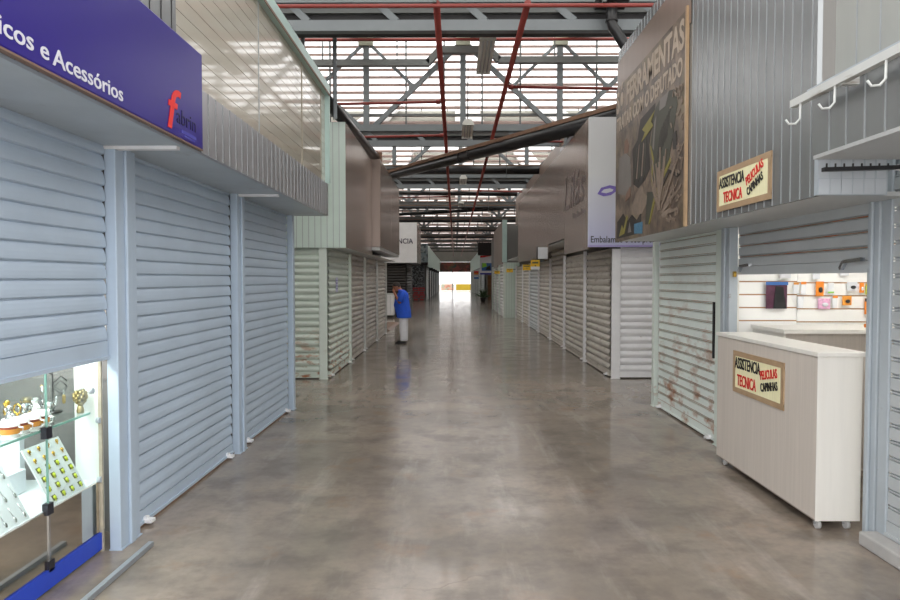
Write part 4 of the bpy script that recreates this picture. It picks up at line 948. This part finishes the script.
for k in range(46):
    a = random.uniform(0, 2 * PI); e = random.uniform(.25, 1.4); L = random.uniform(.4, .85); d = Vector((math.cos(a) * math.cos(e), math.sin(a) * math.cos(e), math.sin(e)))
    p0 = Vector((0, 0, .3)); p1 = p0 + d * L * .6; p2 = p0 + d * L - Vector((0, 0, .08)); mb.tube([p0, p1, p2], [.012, .04, .004], 5)
mb.build('foliage', 'leafm', t)
for i in range(6):
    y = Y6 + 1.0 + i * 6.6
    shutter('far grey shutter past the potted plant, %s before the bright exit' % ORD[i], (2.25, y + 5.4, 0), RIGHT, 5.2, 2.5, pitch=.16, style='curve', m='grey_shut', group='far shutters past the potted plant', locks=False)
    post('far pale post past the potted plant, %s before the exit' % ORD[i], (2.25, y + 6.0, 0), RIGHT, .4, 2.7, .15, 'pale', False, 'far posts past the potted plant')
t = thing('stall_fascia', 'far pale green fascia past the potted plant', 'fascia', (2.1, Y6 + 1, 0)); B(0, .06, 0, 40, 2.5, 4.1).build('panel', 'mint_rib', t); B(-.02, 0, 0, 40, 2.5, 2.6).build('lower_trim', 'steel', t)
for i, (z, m, lab) in enumerate(((2.05, 'orange', 'small orange red hanging sign near the bright exit'), (1.66, 'bluehead', 'small white and blue hanging sign near the bright exit'))):
    t = thing('projecting_sign', lab, 'sign', (1.72, 60 - .3 * i, z), 0, 'hanging signs near the exit'); B(0, .42, 0, .08, 0, .32).build('panel', m, t); B(.02, .4, -.01, 0, .16, .3).build('upper_print', 'red' if i == 0 else 'white', t); B(.38, .5, .03, .05, .2, .24).build('arm', 'steel', t)

# ================================================================== THE MAN
def man():
    t = thing('person', 'person in royal blue shirt and pale trousers standing with hand to bowed face', 'person', (-1.34, 16.9, 0), 0)
    V, E, R = [], [], []
    def vtx(p, r, par=None):
        V.append(p); R.append(r)
        if par is not None: E.append((par, len(V) - 1))
        return len(V) - 1
    pel = vtx((.03, 0, .84), (.13, .14)); bel = vtx((-.02, 0, 1.0), (.14, .14), pel); che = vtx((.01, 0, 1.2), (.12, .14), bel); nb = vtx((-.04, 0, 1.335), (.07, .07), che); nk = vtx((-.10, 0, 1.40), (.052, .052), nb); vtx((-.14, 0, 1.45), (.06, .06), nk)
    for s in (-1, 1):
        hp = vtx((.03, s * .09, .76), (.085, .085), pel); kn = vtx((.0, s * .09, .44), (.062, .062), hp); an = vtx((.03, s * .09, .09), (.042, .042), kn); hl = vtx((-.02, s * .10, .045), (.038, .035), an); vtx((-.12, s * .11, .035), (.03, .025), hl)
        sh = vtx((.01, s * .17, 1.28), (.062, .062), che)
        if s < 0:
            el = vtx((-.06, -.22, 1.03), (.046, .046), sh); wr = vtx((-.185, -.12, 1.26), (.031, .031), el); pm = vtx((-.225, -.085, 1.335), (.03, .022), wr)
            fd = [(-.245, -.095, 1.40), (-.24, -.075, 1.415), (-.232, -.055, 1.412), (-.222, -.04, 1.40)]; th = (-.19, -.07, 1.375)
        else:
            el = vtx((-.10, .22, 1.05), (.046, .046), sh); wr = vtx((-.20, .10, 1.25), (.031, .031), el); pm = vtx((-.24, .07, 1.33), (.03, .022), wr)
            fd = [(-.26, .085, 1.39), (-.258, .065, 1.405), (-.252, .045, 1.40), (-.242, .03, 1.39)]; th = (-.205, .06, 1.375)
        pv = V[pm]
        for f in fd:
            mid = tuple(pv[i] * .4 + f[i] * .6 - (.012 if i == 0 else 0) for i in range(3)); q = vtx(mid, (.010, .010), pm); vtx(f, (.008, .008), q)
        q = vtx(tuple(pv[i] * .5 + th[i] * .5 for i in range(3)), (.011, .011), pm); vtx(th, (.009, .009), q)
    me = D.meshes.new('body'); me.from_pydata(V, E, []); o = D.objects.new('body', me); C.objects.link(o)
    sk = o.modifiers.new('s', 'SKIN'); su = o.modifiers.new('u', 'SUBSURF'); su.levels = su.render_levels = 2
    for i, r in enumerate(R): me.skin_vertices[0].data[i].radius = r; me.skin_vertices[0].data[i].use_root = (i == 0)
    bpy.context.view_layer.update()
    bm_ = MB(); me2 = D.meshes.new_from_object(o.evaluated_get(bpy.context.evaluated_depsgraph_get())); bm_.bm.from_mesh(me2); D.objects.remove(o)
    for f in bm_.bm.faces: f.smooth = True
    tilt = Matrix.Rotation(math.radians(-38), 3, 'Y'); hc = Vector((-.155, 0, 1.455))
    loc = lambda x, y, z: hc + tilt @ Vector((x, y, z))
    bm_.ball(hc, .098, .076, .112, 20, tilt); bm_.ball(loc(-.05, 0, -.05), .052, .056, .062, 14, tilt)          # skull and jaw
    bm_.ball(loc(-.1, 0, -.02), .022, .015, .026, 10, tilt)                                                     # nose
    for s in (-1, 1): bm_.ball(loc(.01, s * .077, -.015), .02, .008, .03, 10, tilt); bm_.ball(loc(-.09, s * .033, .012), .010, .013, .008, 8, tilt)
    bm_.ball(loc(-.092, 0, -.066), .01, .024, .007, 8, tilt)
    bm_.build('body', 'skin', t)
    hb = MB().ball(hc + tilt @ Vector((.012, 0, .018)), .100, .082, .110, 20, tilt)
    pl = tilt @ Vector((-.55, 0, .83)); bmesh.ops.bisect_plane(hb.bm, geom=hb.bm.verts[:] + hb.bm.edges[:] + hb.bm.faces[:], plane_co=hc + tilt @ Vector((-.0, 0, .0)), plane_no=tilt @ Vector((-.75, 0, -.62)), clear_outer=True)
    hb.build('hair', 'hair', t)
    sb = MB().loft([(.035, 0, .655, .185, .205), (.03, 0, .70, .19, .21), (.005, 0, .85, .20, .215), (-.025, 0, .98, .205, .215), (-.02, 0, 1.10, .185, .21), (.0, 0, 1.22, .155, .215), (.005, 0, 1.30, .125, .20), (-.03, 0, 1.355, .085, .12), (-.055, 0, 1.38, .07, .075)], 28)
    for s, el in ((-1, (-.05, -.225, 1.07)), (1, (-.085, .225, 1.085))):
        sb.tube([(.01, s * .12, 1.31), (.008, s * .18, 1.275), Vector((.0, s * .20, 1.22)), el], [.07, .085, .082, .08], 16)
    sb.build('shirt', 'shirt', t)
    B(.0, .004, 0, .12, 0, .07).build('shirt_print', 'white', t).location = (.165, -.10, 1.16)
    tb_ = MB()
    tb_.loft([(.035, 0, .64, .15, .17), (.035, 0, .72, .165, .185), (.03, 0, .80, .16, .18)], 24)
    for s in (-1, 1): tb_.loft([(.03, s * .095, .07, .098, .085), (.03, s * .093, .12, .096, .084), (.02, s * .09, .42, .11, .09), (.03, s * .085, .70, .115, .09), (.035, s * .08, .78, .115, .09)], 18)
    tb_.build('trousers', 'trousers', t)
    for s in (-1, 1):
        MB().loft([(-.045, s * .105, .0, .14, .05), (-.045, s * .105, .03, .14, .052), (-.03, s * .103, .065, .115, .047), (.025, s * .1, .10, .055, .045)], 18).build('shoe', 'shoe', t)
man()

# ------------------------------------------------------------------ light, camera, render look
w = D.worlds.new('overcast_sky'); bpy.context.scene.world = w; w.use_nodes = True; nt = w.node_tree
bg = nt.nodes['Background']; bg.inputs['Color'].default_value = (1, .99, .985, 1); bg.inputs['Strength'].default_value = 1.0
cam = D.cameras.new('camera'); co = D.objects.new('camera', cam); C.objects.link(co)
cam.sensor_width = 36; cam.lens = 660 / 900 * 36; cam.clip_end = 500; cam.clip_start = .05
co.location = (0, 0, 1.65); co.rotation_euler = (PI / 2 - math.atan2(21, 660), 0, math.atan2(5, 660.3))
sc = bpy.context.scene; sc.camera = co
sc.view_settings.view_transform = 'Standard'; sc.view_settings.look = 'None'; sc.view_settings.gamma = 1; sc.view_settings.use_curve_mapping = False
sc.view_settings.exposure = 1.62
sc.cycles.max_bounces = 10; sc.cycles.diffuse_bounces = 5; sc.cycles.glossy_bounces = 5; sc.cycles.transparent_max_bounces = 16
sc.cycles.use_denoising = True; sc.cycles.sample_clamp_indirect = 8
